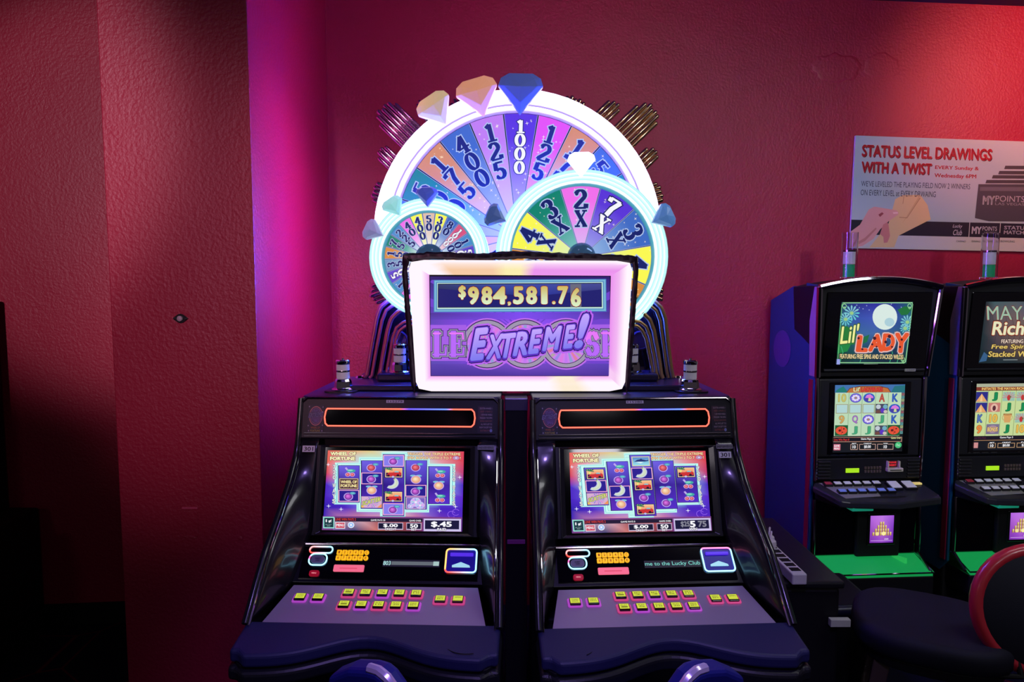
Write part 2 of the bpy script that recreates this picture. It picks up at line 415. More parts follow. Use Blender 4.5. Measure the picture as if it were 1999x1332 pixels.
# ------------------------------------------------------------------ big slot machines
HW = .325
CHK = [(-.032, 1.108), (-.055, 1.06), (-.112, .993), (-.200, .915), (-.298, .837), (-.360, .770), (-.410, .712), (-.432, .690)]   # cheek rim (y,z)
def rim_x(y):                                            # sides flare gently towards the armrest
    return HW+.018*min(1, max(0, (-y)/.42))
PAN = [(-.034, 1.108), (-.054, 1.093), (-.136, .824), (-.157, .808), (-.244, .722), (-.250, .716)]
def lerp_path(path, n):
    L = [0]
    for i in range(1, len(path)): L.append(L[-1]+math.dist(path[i-1], path[i]))
    out = []
    for k in range(n):
        t = L[-1]*k/(n-1); i = 0
        while i < len(L)-2 and L[i+1] < t: i += 1
        s_ = (t-L[i])/(L[i+1]-L[i]) if L[i+1] > L[i] else 0; s_ = min(1, max(0, s_))
        out.append(tuple(path[i][j]+(path[i+1][j]-path[i][j])*s_ for j in range(len(path[i]))))
    return out
def plane_parent(name, parent, p0, p1):
    """an Empty-free transform: matrix putting local (x, 0, z) art onto a slanted panel through (y,z) p0 (bottom) to p1 (top)"""
    ang = math.atan2(p1[0]-p0[0], p1[1]-p0[1])
    return Matrix.Translation((0, p0[0], p0[1])) @ Matrix.Rotation(-ang, 4, 'X'), math.dist(p0, p1)
def put(o, mtx): o.matrix_local = mtx; return o
WHT = (245, 245, 250)
def fruit(A, kind, x, y, s=1.0):
    if kind == 'cherry':
        A.line([(x-30*s, y-45*s), (x+5*s, y+5*s)], 20*s, (190, 170, 235)); A.ell(x+25*s, y-15*s, 48*s, 20*s, (60, 175, 160)); A.ell(x+15*s, y-20*s, 30*s, 8*s, (150, 225, 205))
        for dx in (-12, 38): A.ell(x+dx*s, y+33*s, 28*s, 25*s, (225, 190, 235)); A.ell(x+dx*s, y+33*s, 22*s, 20*s, (185, 25, 60), col2=(255, 150, 160))
    elif kind in ('plum', 'apple'):
        A.ell(x-5*s, y+10*s, 52*s, 48*s, (190, 165, 240)); 
        c = ((95, 15, 140), (235, 120, 235)) if kind == 'plum' else ((160, 10, 60), (255, 130, 130))
        A.ell(x-5*s, y+10*s, 42*s, 39*s, c[0], col2=c[1]); A.ell(x+42*s, y-32*s, 34*s, 17*s, (75, 150, 190)); A.ell(x+42*s, y-32*s, 22*s, 9*s, (110, 195, 200))
        A.line([(x+2*s, y-22*s), (x+12*s, y-42*s)], 5*s, (110, 60, 160))
    elif kind == 'orange':
        A.ell(x-32*s, y-42*s, 32*s, 12*s, (120, 195, 215)); A.ell(x+32*s, y-42*s, 32*s, 12*s, (120, 195, 215))
        A.ell(x, y+5*s, 57*s, 52*s, (195, 165, 235)); A.ell(x, y+5*s, 47*s, 43*s, (225, 150, 110), col2=(255, 235, 190))
    elif kind == 'banana':
        for g, c in ((8, (185, 190, 235)), (0, (212, 226, 200))):
            pts = arcp(x-22*s, y-20*s, (72+g)*s, (66+g)*s, -58, 128, 14); inn = arcp(x-44*s, y-36*s, (60-g)*s, (56-g)*s, -34, 98, 14)
            A.raw(pts+inn, [(i, i+1, 15+i+1, 15+i) for i in range(14)], c)
        A.line([(x+14*s, y-74*s), (x+6*s, y-62*s)], 12*s, (165, 175, 120)); A.line(arcp(x-30*s, y-26*s, 68*s, 62*s, -30, 100, 10), 3*s, (170, 185, 150))
    elif kind == 'car':
        A.rect(x-100*s, y-65*s, x+100*s, y+65*s, (30, 20, 60)); A.rect(x-90*s, y-58*s, x+95*s, y+58*s, (235, 215, 170)); A.rect(x-82*s, y-50*s, x+87*s, y+2*s, (245, 185, 130), (240, 150, 110))
        A.rect(x-82*s, y+2*s, x+87*s, y+50*s, (45, 15, 60))
        A.poly([(x-75*s, y+30*s), (x-50*s, y), (x-5*s, y-2*s), (x+20*s, y-18*s), (x+60*s, y-15*s), (x+88*s, y+8*s), (x+80*s, y+35*s), (x+20*s, y+42*s), (x-60*s, y+48*s)], (205, 45, 40))
        A.poly([(x+5*s, y-4*s), (x+22*s, y-20*s), (x+55*s, y-16*s), (x+60*s, y-3*s)], (120, 200, 210)); A.ell(x-55*s, y+38*s, 14*s, 14*s, (40, 10, 25)); A.ell(x+48*s, y+34*s, 15*s, 15*s, (40, 10, 25)); A.ell(x-5*s, y+52*s, 14*s, 12*s, (190, 190, 235))
        for a in (-160, -120, -70, -30, 20): A.line([(x-55*s, y-42*s), (x-55*s+42*s*math.cos(math.radians(a)), y-42*s+24*s*math.sin(math.radians(a)))], 11*s, (20, 120, 80))
        A.ell(x-58*s, y-18*s, 14*s, 18*s, (230, 220, 120))
    elif kind == 'scatter':
        A.rect(x-112*s, y-68*s, x+112*s, y+70*s, (215, 175, 205))
        for k in range(18):
            a = math.radians(k*20); A.poly([(x, y), (x+75*s*math.cos(a), y+75*s*math.sin(a)*.9), (x+75*s*math.cos(a+.17), y+75*s*math.sin(a+.17)*.9)], (130+40*(k % 3), 120+30*(k % 2), 215))
        A.poly([(x-112*s, y+68*s), (x-112*s, y+35*s), (x-70*s, y+68*s)], (240, 190, 80)); A.poly([(x+112*s, y+68*s), (x+112*s, y+20*s), (x+60*s, y+68*s)], (240, 150, 80)); A.rect(x+82*s, y-68*s, x+112*s, y-20*s, (230, 170, 190))
        A.otext('SCATTER', x-98*s, y-5*s, x+98*s, y+45*s, (225, 230, 120), (90, 110, 70), .10, bold=.03, rot=-.30*1)
    elif kind == 'wof':
        A.rect(x-106*s, y-68*s, x+106*s, y+68*s, (90, 40, 30)); A.frame(x-104*s, y-66*s, x+104*s, y+66*s, 7*s, (225, 205, 150)); A.rect(x-92*s, y-55*s, x+92*s, y+55*s, (60, 40, 60))
        A.otext('WHEEL OF', x-88*s, y-42*s, x+88*s, y-6*s, (245, 235, 170), (120, 70, 30), .12, bold=.04); A.otext('FORTUNE', x-88*s, y+6*s, x+88*s, y+42*s, (245, 235, 170), (120, 70, 30), .12, bold=.04)
    elif kind == 'wheels':
        A.rect(x-106*s, y-68*s, x+106*s, y+72*s, (215, 180, 200)); A.rect(x-98*s, y-60*s, x+98*s, y+64*s, (120, 95, 190))
        for cx_, cy_, r in ((0, -8, 60), (-55, 40, 34), (48, 30, 48)):
            A.ell(x+cx_*s, y+cy_*s, r*s, r*s*.95, (200, 190, 245))
            for k in range(10):
                a = math.radians(k*36); A.poly([(x+cx_*s, y+cy_*s)]+[(x+cx_*s+r*.8*s*math.cos(a+d), y+cy_*s+r*.78*s*math.sin(a+d)) for d in (0, .3)], ((235, 150, 225), (140, 150, 230), (150, 220, 210))[k % 3])
            A.ell(x+cx_*s, y+cy_*s, r*.25*s, r*.24*s, (235, 235, 250))
    elif kind == 'dolphin':
        A.rect(x-98*s, y-60*s, x+98*s, y+60*s, (215, 205, 160)); A.rect(x-88*s, y-50*s, x+88*s, y+50*s, (80, 130, 200), (150, 225, 235))
        A.poly([(x-75*s, y+5*s), (x-40*s, y-18*s), (x-5*s, y-26*s), (x+5*s, y-36*s), (x+14*s, y-24*s), (x+60*s, y-12*s), (x+88*s, y-18*s), (x+78*s, y-2*s), (x+40*s, y+4*s), (x-20*s, y+2*s)], (25, 45, 110)); A.poly([(x-60*s, y+8*s), (x+30*s, y+10*s), (x-5*s, y+24*s)], (235, 245, 250))
CELLS_L = [[490, (365, 'cherry'), (505, 'wof'), (645, 'plum*')], [728, (305, 'apple'), (440, 'plum*'), (575, 'orange'), (715, 'scatter')],
           [955, (230, 'plum*'), (370, 'car'), (510, 'banana'), (650, 'car'), (795, 'plum*')], [1188, (300, 'apple'), (445, 'orange'), (580, 'plum*'), (720, 'wheels')],
           [1425, (370, 'cherry'), (515, 'orange'), (655, 'cherry')]]
def R2(px, py):   # right-screen crop units -> left-screen crop units (same layout, other photo crop)
    v = (py-101)/(1000-101); xl = 332+20*v; xr = 1632+58*v; u = (px-xl)/(xr-xl)
    yt = 110-18*u; yb = 1008-18*u; v = (py-yt)/(yb-yt)
    return (272-57*v+u*(1406+47*v), 112+930*v)
def cells_r():
    raw = [[575, (355, 'car'), (490, 'banana*'), (630, 'scatter')], [790, (285, 'cherry'), (415, 'plum'), (553, 'banana*'), (690, 'orange')],
           [1010, (212, 'dolphin'), (350, 'banana*'), (482, 'car'), (615, 'plum'), (752, 'car')], [1225, (280, 'apple'), (410, 'plum'), (545, 'orange'), (675, 'plum')],
           [1440, (340, 'car'), (470, 'cherry'), (605, 'cherry')]]
    return raw
def game_screen(rect, side):
    A = Art([(272, 110), (1678, 115), (1668, 1045), (215, 1040)], rect)
    O1, O2, PU, BL, MN = (232, 95, 70), (215, 60, 75), (70, 30, 190), (40, 20, 170), (165, 240, 235)
    A.rgrid(200, 105, 1690, 1050, [[O1, (235, 150, 110), (225, 200, 130), (200, 225, 220), (190, 190, 225), (225, 110, 110), O2],
                                 [O1, (225, 170, 190), MN, MN, MN, (225, 150, 160), O2], [O2, (190, 200, 235), MN, MN, MN, (190, 200, 235), (190, 50, 110)],
                                 [PU, (160, 160, 240), MN, MN, MN, (150, 170, 240), PU], [PU, (100, 80, 220), MN, MN, MN, (110, 90, 225), (90, 30, 200)],
                                 [BL, PU, (120, 110, 230), (190, 200, 240), (140, 120, 220), PU, PU], [(60, 30, 180), (190, 120, 170), (220, 140, 140), (225, 160, 160), (210, 110, 130), (110, 50, 180), (80, 30, 190)],
                                 [(50, 40, 130), (190, 110, 120), (200, 130, 110), (160, 80, 90), (150, 50, 110), (100, 40, 150), (60, 40, 160)]])
    # stepped mint border
    step = [(345, 255), (595, 255), (595, 190), (830, 190), (830, 128), (1100, 128), (1100, 200), (1325, 200), (1325, 262), (1590, 262), (1590, 745), (1325, 745), (1325, 830), (1080, 830), (1080, 895), (815, 895), (815, 830), (570, 830), (570, 745), (335, 745)]
    A.poly(step, (190, 250, 240)); 
    cxm, cym = 960, 510
    for k, c in ((.965, (120, 200, 215)), (.95, (205, 252, 245)), (.90, (110, 190, 200)), (.89, (190, 245, 235))):
        A.poly([(cxm+(x-cxm)*k, cym+(y-cym)*(k-.01)) for x, y in step], c)
    cells = CELLS_L
    if side == 'R':
        cells = []
        for cx_, *ys in cells_r():
            col = None
            row = []
            for y, kd in ys:
                X, Y = R2(cx_, y); row.append((Y, kd)); col = X if col is None else col
            cells.append([col]+row)
    for i, (cx_, *ys) in enumerate(cells):
        y0 = min(y for y, _ in ys)-73; y1 = max(y for y, _ in ys)+73
        A.rect(cx_-113, y0-5, cx_+113, y1+5, (35, 10, 95)); A.rgrid(cx_-104, y0, cx_+108, y1, [[(110, 95, 225), (95, 80, 220)], [(40, 15, 130), (60, 30, 160)], [(95, 40, 190), (80, 40, 200)]])
    for cx_, *ys in cells:
        for y, kd in ys:
            if kd.endswith('*'):
                A.rect(cx_-108, y-68, cx_+108, y+68, (35, 20, 140) if kd != 'plum*' or cx_ != 955 else (135, 125, 235)); A.frame(cx_-108, y-68, cx_+108, y+68, 8, (250, 150, 190)); A.frame(cx_-103, y-63, cx_+103, y+63, 3, (255, 215, 235))
            fruit(A, kd.rstrip('*'), cx_, y, .95)
    A.otext('WHEEL OF', 305, 128, 570, 172, (250, 245, 190), (120, 90, 60), .12, bold=.05); A.otext('FORTUNE', 300, 185, 562, 230, (250, 245, 190), (120, 90, 60), .12, bold=.05)
    A.otext('TRIGGER THE TRIPLE EXTREME', 1100, 132, 1645, 165, (255, 225, 170), (130, 50, 20), .1, bold=.03); A.otext('SPIN BONUS WITH 2 TO 7        !', 1100, 178, 1648, 210, (255, 225, 170), (130, 50, 20), .1, bold=.03)
    A.ring(1600, 193, 32, 20, 7, (140, 170, 230)); A.ell(1600, 193, 16, 9, (200, 210, 250))
    for xx, y0, y1 in ((345, 285, 745), (1580, 300, 760)):
        for k, ch in enumerate('720WAYS'):
            yy = y0+(y1-y0)*(k+(.6 if k > 2 else 0))/7.6; A.otext(ch, xx-15-(8 if xx < 900 else -2)*k/7, yy, xx+15-(8 if xx < 900 else -2)*k/7, yy+48, (235, 230, 225), (110, 120, 150), .1, bold=.03)
    for x, y in ((280, 280), (285, 765), (415, 800), (1640, 420), (1435, 810), (1600, 760)): A.star(x, y, 26, (235, 235, 255))
    A.ring(1560, 850, 42, 40, 7, (140, 90, 230), 40, 330); A.ring(1605, 825, 40, 38, 7, (140, 90, 230), 40, 330)
    # lower meters
    A.rect(205, 880, 1690, 1050, (120, 60, 130)); A.rgrid(330, 900, 1260, 1050, [[(190, 150, 175), (200, 170, 190), (150, 80, 90), (190, 90, 80), (150, 60, 70)], [(120, 90, 160), (60, 60, 110), (200, 110, 100), (130, 60, 60), (110, 40, 90)]])
    A.rect(228, 888, 346, 1020, (150, 230, 215)); A.rect(240, 900, 336, 1008, (10, 55, 60)); A.text('1¢', 255, 918, 318, 958, WHT, bold=.03); A.text('PLAY', 255, 972, 318, 982, (170, 200, 200)); A.text('NOW', 268, 988, 303, 998, (170, 200, 200))
    A.rect(352, 898, 1262, 940, (25, 15, 40)); A.text('LINE WIN PAYS 2', 358, 902, 570, 930, (220, 60, 50), bold=.02)
    A.text('GAME PAYS %s' % ('20' if side == 'L' else '0'), 725, 912, 875, 932, WHT, bold=.02); A.text('GAME OVER', 1125, 915, 1248, 934, WHT, bold=.02)
    A.rect(356, 948, 458, 1022, (235, 235, 240)); A.rect(362, 954, 452, 1014, (205, 60, 85)); A.text('MENU', 368, 966, 446, 998, WHT, bold=.03)
    A.ell(520, 980, 34, 34, (150, 190, 245)); A.ring(520, 980, 34, 34, 7, WHT); A.text('x', 506, 966, 534, 992, WHT, bold=.05)
    for x0, x1, t, l in ((800, 1062, '$.00', 'CREDIT'), (1095, 1252, '50', 'BET')):
        A.rect(x0, 948, x1, 1030, (190, 170, 200)); A.rect(x0+6, 956, x1-8, 1018, (12, 14, 40)); m = (x0+x1)/2; hw = 76 if t[0] == '$' else 42
        A.text(t, m-hw, 962, m+hw, 1006, WHT, bold=.045); A.otext(l, m-(60 if l[0] == 'C' else 28), 1010, m+(60 if l[0] == 'C' else 28), 1036, WHT, (90, 40, 90), .1, bold=.02)
    A.rect(1275, 900, 1660, 1042, (205, 195, 235)); A.rect(1288, 918, 1640, 1018, (12, 14, 50))
    if side == 'L':
        A.text('$.45', 1350, 930, 1565, 1000, WHT, bold=.05); A.otext('PAID', 1415, 1005, 1508, 1038, WHT, (60, 40, 90), .1, bold=.03)
    else:
        A.text('$25', 1345, 930, 1440, 1000, (130, 130, 145), bold=.05); A.text('5', 1440, 928, 1500, 1002, WHT, bold=.05); A.text('75', 1525, 930, 1615, 1000, (130, 130, 145), bold=.05); A.otext('WIN', 1430, 1005, 1512, 1038, WHT, (60, 40, 90), .1, bold=.03)
    return A
def neon_loop(mb, pts, r, cols, y=0, seg=5):
    """closed loop of (x,z) points with colours per point"""
    n = len(pts); P = []; C = []
    for i in range(n):
        for k in range(seg):
            t = k/seg; a, b = pts[i], pts[(i+1) % n]; ca, cb = cols[i], cols[(i+1) % n]
            P.append((a[0]+(b[0]-a[0])*t, y, a[1]+(b[1]-a[1])*t)); C.append(tuple(ca[j]+(cb[j]-ca[j])*t for j in range(3)))
    mb.tube(P, r, 8, True, C)
RED, CYN, PNK, BLU, AMB = (255, 70, 60), (150, 220, 255), (255, 120, 200), (60, 90, 255), (255, 170, 90)
def tower_light_shape(parent, x, y, z, lens=(200, 195, 205)):
    t = MB(); n = 12
    t.lathe([(.040, 0), (.040, .004), (.031, .008), (.029, .030), (.026, .038), (.020, .040), (.020, .042)], 12, (x, y, z)).build('tower_light_shape', CHROME, parent, bevel=.001)
    o = COL.objects[-1] if False else bpy.data.objects[[k.name for k in parent.children if k.name.startswith('tower_light_shape')][-1]]
    MB().lathe([(.022, .040), (.022, .100), (.0001, .100)], 24, (x, y, z)).build('lens', mat('frosted_lens', lens, .3, 0, .5, emit=(200, 195, 205), es=.12), o, smooth=True)
    for h in (.062, ): MB().lathe([(.023, h), (.0238, h+.003), (.023, h+.006)], 24, (x, y, z)).build('band', DCHROME, o, smooth=True)
    MB().lathe([(.023, .088), (.0245, .092), (.0245, .100), (.021, .1035), (.004, .104), (.004, .1085), (.0001, .110)], 24, (x, y, z)).build('cap', CHROME, o, smooth=True)
    return o
def machine(X, Y, rz, side, label):
    M_ = empty('slot_machine', (X, Y, 0), rz, label, 'slot machine', 'pair of large slot machines under the bonus wheels')
    s_ = -1 if side == 'L' else 1
    # cabinet shell: sides follow the cheek profile, back and top
    prof = [(.0, 1.238)]+CHK+[(-.36, .62), (-.20, .50), (-.20, 0), (.48, 0), (.48, 1.238)]
    for sx in (-1, 1):
        mb = MB(); n = len(prof)
        out = [(sx*rim_x(p[0]), p[0], p[1]) for p in prof]; inn = [(sx*(rim_x(p[0])-.012), p[0], p[1]) for p in prof]
        mb.add(out+inn, [tuple(range(n)), tuple(range(n, 2*n))]+[(i, (i+1) % n, n+(i+1) % n, n+i) for i in range(n)])
        mb.build('side_panel', BLACK, M_, bevel=.002)
    MB().box((-.313, .01, .02), (.313, .47, 1.225)).build('cabinet_body', MATTE, M_)
    MB().prism(rrect(-HW, -.002, HW, .482, .02), 2, 1.226, 1.242).build('top_plate', mat('dark_blue_top', (38, 38, 66), .38, 0, .5), M_, bevel=.004)
    MB().box((-.312, -.19, 0), (.312, .02, .60)).build('lower_door', MATTE, M_, bevel=.006)
    # header
    hp = [(-HW, 1.108), (HW, 1.108)]+[(HW-.02+.02*math.cos(a), 1.222+.018*math.sin(a)) for a in (0, PI/4, PI/2)]+[(-HW+.02+.02*math.cos(a), 1.222+.018*math.sin(a)) for a in (PI/2, 3*PI/4, PI)]
    mtx, L = plane_parent('', None, (-.034, 1.105), (-.002, 1.242))
    hl = [(a, (b-1.105)/.137*L) for a, b in hp]
    header = MB().prism(hl, 1, -.004, .03).build('header_panel', SATIN, M_, bevel=.004); put(header, mtx)
    hb = MB(); hb.tube([(-HW+.004, -.004, .004), (-HW+.004, -.005, .118), (-HW+.022, -.005, .134), (HW-.022, -.005, .134), (HW-.004, -.005, .118), (HW-.004, -.004, .004)], .004, 8)
    put(hb.build('edge_trim', DCHROME, header, smooth=True), Matrix.Identity(4))
    rg = MB()
    for z_ in (.010, .020): rg.box((-.31, -.009, z_), (.31, -.003, z_+.004))
    rg.build('ridge', DCHROME, header, bevel=.001)
    # neon framed message window, ends bowed
    win = []
    zc, hh, ww = .072, .0275, .237
    for k in range(7): a = -PI/2+PI*k/6; win.append((ww+.008*math.cos(a)-(.008 if abs(math.sin(a)) > .99 else 0), zc+hh*math.sin(a)*(1 if abs(math.sin(a)) < .99 else 1)))
    for k in range(7): a = PI/2+PI*k/6; win.append((-ww+.008*math.cos(a), zc+hh*math.sin(a)))
    MB().prism(win, 1, -.0055, 0).build('message_window', GLASS, header)
    OR = (255, 95, 75)
    pts = [(-ww, zc+hh), (.0, zc+hh), (.03, zc+hh), (.15, zc+hh), (.175, zc+hh), (ww-.004, zc+hh), (ww+.004, zc+hh*.7), (ww+.007, zc), (ww+.004, zc-hh*.7), (ww-.004, zc-hh), (0, zc-hh), (-ww+.004, zc-hh), (-ww-.004, zc-hh*.7), (-ww-.007, zc), (-ww-.004, zc+hh*.7)]
    cols = [OR, OR, (90, 70, 255), (90, 120, 255), OR]+[OR]*10
    nb = MB(); neon_loop(nb, pts, .0023, cols, -.008, 4); nb.build('neon_tube', NEON, header, smooth=True)
    # header prints
    A = Art([(0, 0), (100, 0), (100, 120), (0, 120)], (-.300, .022, -.247, .112), base=-.0055)
    A.rect(0, 0, 100, 120, (22, 18, 40)); A.ell(50, 48, 42, 42, (60, 40, 80)); A.ring(50, 48, 42, 42, 4, (190, 110, 110)); A.ring(50, 48, 34, 34, 3, (130, 90, 120)); A.ell(50, 48, 28, 28, (90, 60, 110))
    A.text('TRIPLE', 25, 20, 75, 32, (130, 110, 160), bold=.03); A.otext('EXTREME!', 4, 36, 96, 56, (170, 160, 200), (50, 30, 80), .1, bold=.05, shear=.3, rot=-.06); A.text('SPIN', 32, 64, 68, 76, (140, 110, 170), bold=.04)
    A.text('WHEEL OF', 22, 94, 78, 103, (190, 120, 70), bold=.03); A.text('FORTUNE', 20, 107, 80, 116, (190, 170, 80), bold=.03)
    for x_, y_ in ((8, 8), (92, 10), (6, 90), (94, 88), (90, 30), (10, 112), (92, 112)): A.star(x_, y_, 5, (200, 190, 210))
    A.build('badge_print', PRINT, header)
    A = Art([(0, 0), (100, 0), (100, 120), (0, 120)], (.252, .022, .303, .112), base=-.0055)
    A.rect(0, 0, 100, 120, (26, 20, 34)); A.rect(4, 4, 40, 60, (60, 34, 46))
    for k, t in enumerate(('SCATTER AWARDS 1', 'ANY 3 PAYS 2', '3 OR MORE WHEELS', 'TRIGGER THE SPIN', 'BONUS GAME PAYS', 'ALL PAYS LEFT TO', 'RIGHT EXCEPT FOR', 'SCATTERED SYMBOL')): A.text(t, 14+(k % 3)*4, 8+k*13.5, 92, 15+k*13.5, ((170, 150, 160), (150, 80, 70))[k % 3 == 1])
    A.ell(86, 106, 8, 7, (120, 130, 180)); A.build('rules_print', PRINT, header)
    A = Art([(0, 0), (100, 0), (100, 16), (0, 16)], (-.045 if side == 'L' else -.025, .1195, .012 if side == 'L' else .032, .129), base=-.0055)
    A.rect(0, 0, 100, 16, (190, 188, 190)); A.text('115279' if side == 'L' else '115280', 8, 3, 92, 13, (30, 30, 40), bold=.02); A.build('serial_sticker', PRINT, header)
    # inner slanted panels
    def pan(name, i, j, hw, m, y=0, bev=.002, inset=0):
        mtx, L = plane_parent('', None, PAN[i], PAN[j])
        o = MB().box((-hw, y, inset), (hw, y+.03, L-inset)).build(name, m, M_, bevel=bev); put(o, mtx); return o, L
    sp, L = pan('screen_panel', 2, 1, .262, SATIN, 0)
    # recessed glass and picture
    bz = MB(); x0, x1, z0, z1 = -.248, .248, .004, L-.002
    ix0, ix1, iz0, iz1 = -.232, .232, .012, L-.008
    bz.add([(x0, -.010, z0), (x1, -.010, z0), (x1, -.010, z1), (x0, -.010, z1), (ix0, -.002, iz0), (ix1, -.002, iz0), (ix1, -.002, iz1), (ix0, -.002, iz1), (x0, 0, z0), (x1, 0, z0), (x1, 0, z1), (x0, 0, z1)],
           [(0, 1, 5, 4), (1, 2, 6, 5), (2, 3, 7, 6), (3, 0, 4, 7), (0, 8, 9, 1), (1, 9, 10, 2), (2, 10, 11, 3), (3, 11, 8, 0)])
    bz.build('screen_bezel', BLACK, sp, bevel=.002)
    MB().box((ix0, -.0025, iz0), (ix1, 0, iz1)).build('screen_glass', GLASS, sp)
    off = -.012 if side == 'L' else .006
    A = game_screen((-.218+off*.5, .018, .218+off*.5, L-.018), side); A.y = -.003
    g = A.build('screen_picture', SCREEN, sp)
    for v in g.data.vertices: v.co.y -= .003
    # belly panel with slots and key pad
    bp_, L = pan('belly_panel', 4, 3, .295, BLACK, 0)
    MB().tube([(-.268, -.002, L-.003), (.268, -.002, L-.003)], .005, 8).build('chrome_strip', DCHROME, bp_, smooth=True)
    MB().box((-.268, -.004, .010), (.268, 0, L-.010)).build('panel_glass', GLASS, bp_, bevel=.001)
    sh = 0 if side == 'L' else .012
    zt = L*.80
    nb = MB()      # card-reader loops
    c1 = rrect(-.250+sh, zt-.009, -.180+sh, zt+.011, .0095); neon_loop(nb, c1, .0022, [CYN if p[0] > -.205+sh else RED if p[1] < zt else (255, 150, 150) for p in c1], -.007, 1)
    c2 = rrect(-.246+sh, zt-.047, -.192+sh, zt-.012, .015); neon_loop(nb, c2, .0022, [CYN if p[0] > -.243+sh or p[1] < zt-.03 else (200, 80, 150) for p in c2], -.007, 1)
    nb.build('neon_reader_ring', NEON, bp_, smooth=True)
    MB().prism(rrect(-.240+sh, zt-.042, -.198+sh, zt-.018, .011), 1, -.009, -.003).build('reader_plate', mat('grey_reader_plastic', (120, 118, 135), .4), bp_, bevel=.001)
    A = Art([(0, 0), (40, 0), (40, 20), (0, 20)], (-.240+sh, zt-.040, -.198+sh, zt-.020), base=-.0092); A.text('INSERT', 12, 5, 28, 9, (20, 20, 40), bold=.04); A.text('CARD', 14, 11, 26, 15, (20, 20, 40), bold=.04); A.build('reader_print', PRINT, bp_)
    MB().prism(rrect(-.236+sh, zt-.082, -.206+sh, zt-.064, .006), 1, -.010, -.003).build('red_button', mat('red_lit_button', (150, 10, 35), .35, emit=(200, 20, 50), es=.35), bp_, bevel=.001)
    A = Art([(0, 0), (30, 0), (30, 18), (0, 18)], (-.236+sh, zt-.082, -.206+sh, zt-.064), base=-.0104); A.text('MENU', 8, 7, 22, 11, (240, 150, 160), bold=.04); A.build('button_print', SCREEN, bp_)
    # yellow key pad
    kx0 = -.158+sh*1.5
    for r in range(2):
        for c in range(6):
            kx = kx0+c*.0168; kz = zt-.006-r*.0175
            shape = rrect(kx-.0074, kz-.0072, kx+.0074, kz+.0072, .0072 if c == 5 else .0018, 3)
            k = MB().prism(shape, 1, -.0075, -.003).build('key', mat('lit_amber_key', (230, 160, 20), .4, emit=(255, 190, 20), es=.85), bp_)
            A = Art([(0, 0), (10, 0), (10, 10), (0, 10)], (kx-.0074, kz-.0072, kx+.0074, kz+.0072), base=-.0077)
            t = ['1', '2', '3', '4', '5', 'C', '6', '7', '8', '9', '0', 'E'][r*6+c]; A.text(t, 3.2, 2.2, 6.8, 7.8, (150, 80, 0), bold=.03); A.build('key_print', SCREEN, k)
    pk = MB().prism(rrect(kx0-.008, zt-.066, kx0+.084, zt-.045, .003), 1, -.007, -.003).build('pink_label', mat('lit_pink_label', (230, 110, 130), .4, emit=(240, 105, 125), es=.8), bp_)
    A = Art([(0, 0), (90, 0), (90, 20), (0, 20)], (kx0-.008, zt-.066, kx0+.084, zt-.045), base=-.0073); A.rect(18, 9, 70, 11.5, (215, 70, 100)); A.build('label_print', SCREEN, pk)
    # scrolling LED line
    lx0 = -.02 if side == 'L' else -.006
    A = Art([(0, 0), (160, 0), (160, 20), (0, 20)], (lx0, zt-.048, lx0+.172, zt-.026), base=-.0045)
    A.rect(0, 0, 160, 20, (8, 10, 14))
    if side == 'L': A.text('803', 1, 4, 22, 16, (175, 225, 225), bold=.02); A.rect(24, 5, 142, 15, (96, 104, 108)); A.rect(142, 4, 158, 16, (165, 195, 190))
    else: A.text('me to the Lucky Club', 2, 3, 158, 17, (120, 205, 195), bold=.01)
    A.build('led_message', SCREEN, bp_)
    # ticket slot with neon rectangle
    tx0, tx1, tz0, tz1 = .170+sh*.3, .262+sh*.3, zt-.064, zt+.008
    tp = MB().box((tx0, -.006, tz0), (tx1, -.003, tz1)).build('ticket_slot', mat('blue_lit_slot', (20, 10, 90), .3, emit=(30, 15, 190), es=.30), bp_)
    nb = MB(); c3 = rrect(tx0, tz0, tx1, tz1, .010)
    def tc_(p):
        if side == 'L': return AMB if p[0] < (tx0+tx1)/2 and not (p[1] < tz0+.01) else (RED if p[1] < tz0+.02 and p[0] < tx0+.02 else CYN)
        return (255, 120, 170) if p[1] > tz1-.004 else CYN
    neon_loop(nb, c3, .0024, [tc_(p) for p in c3], -.009, 2); nb.build('neon_slot_ring', NEON, tp, smooth=True)
    MB().box((tx0+.012, -.012, tz1-.022), (tx1-.010, -.004, tz1-.012)).build('slot_mouth', mat('violet_slot_mouth', (60, 30, 170), .3, emit=(90, 50, 230), es=.8), tp, bevel=.002)
    MB().prism([(tx0+.02, tz0+.016), (tx1-.018, tz0+.016), (tx1-.020, tz0+.021), ((tx0+tx1)/2, tz0+.031), (tx0+.02, tz0+.021)], 1, -.010, -.005).build('slot_arrow', mat('mint_lit_arrow', (160, 220, 215), .4, emit=(165, 225, 225), es=.75), tp)
    # cheeks: curved gloss surfaces from screen panel to rim
    pin = lerp_path([(-.036, 1.108), (-.054, 1.093), (-.136, .824), (-.157, .808), (-.244, .722), (-.262, .712)], 26); rim = lerp_path(CHK, 26)
    for sx in (-1, 1):
        mb = MB(); rows = []
        for k in range(26):
            (yi, zi), (yo, zo) = pin[k], rim[k]; xi = .258+.030*max(0, (k-15)/10); xo = rim_x(yo)-.004
            row = []
            for j in range(7):
                t = j/6; e = t*t*(3-2*t)
                row.append((sx*(xi+(xo-xi)*t), yi+(yo-yi)*(.35*t+.65*e), zi+(zo-zi)*t))
            rows.append(row)
        mb.grid(rows).build('cheek', BLACK, M_, smooth=True, solid=.004)
        rp = [(sx*(rim_x(p[0])+.001), p[0]-.004, p[1]) for p in lerp_path([(0, 1.235)]+CHK, 30)]
        MB().tube(rp, .010, 10).build('side_rim', BLACK, M_, smooth=True)
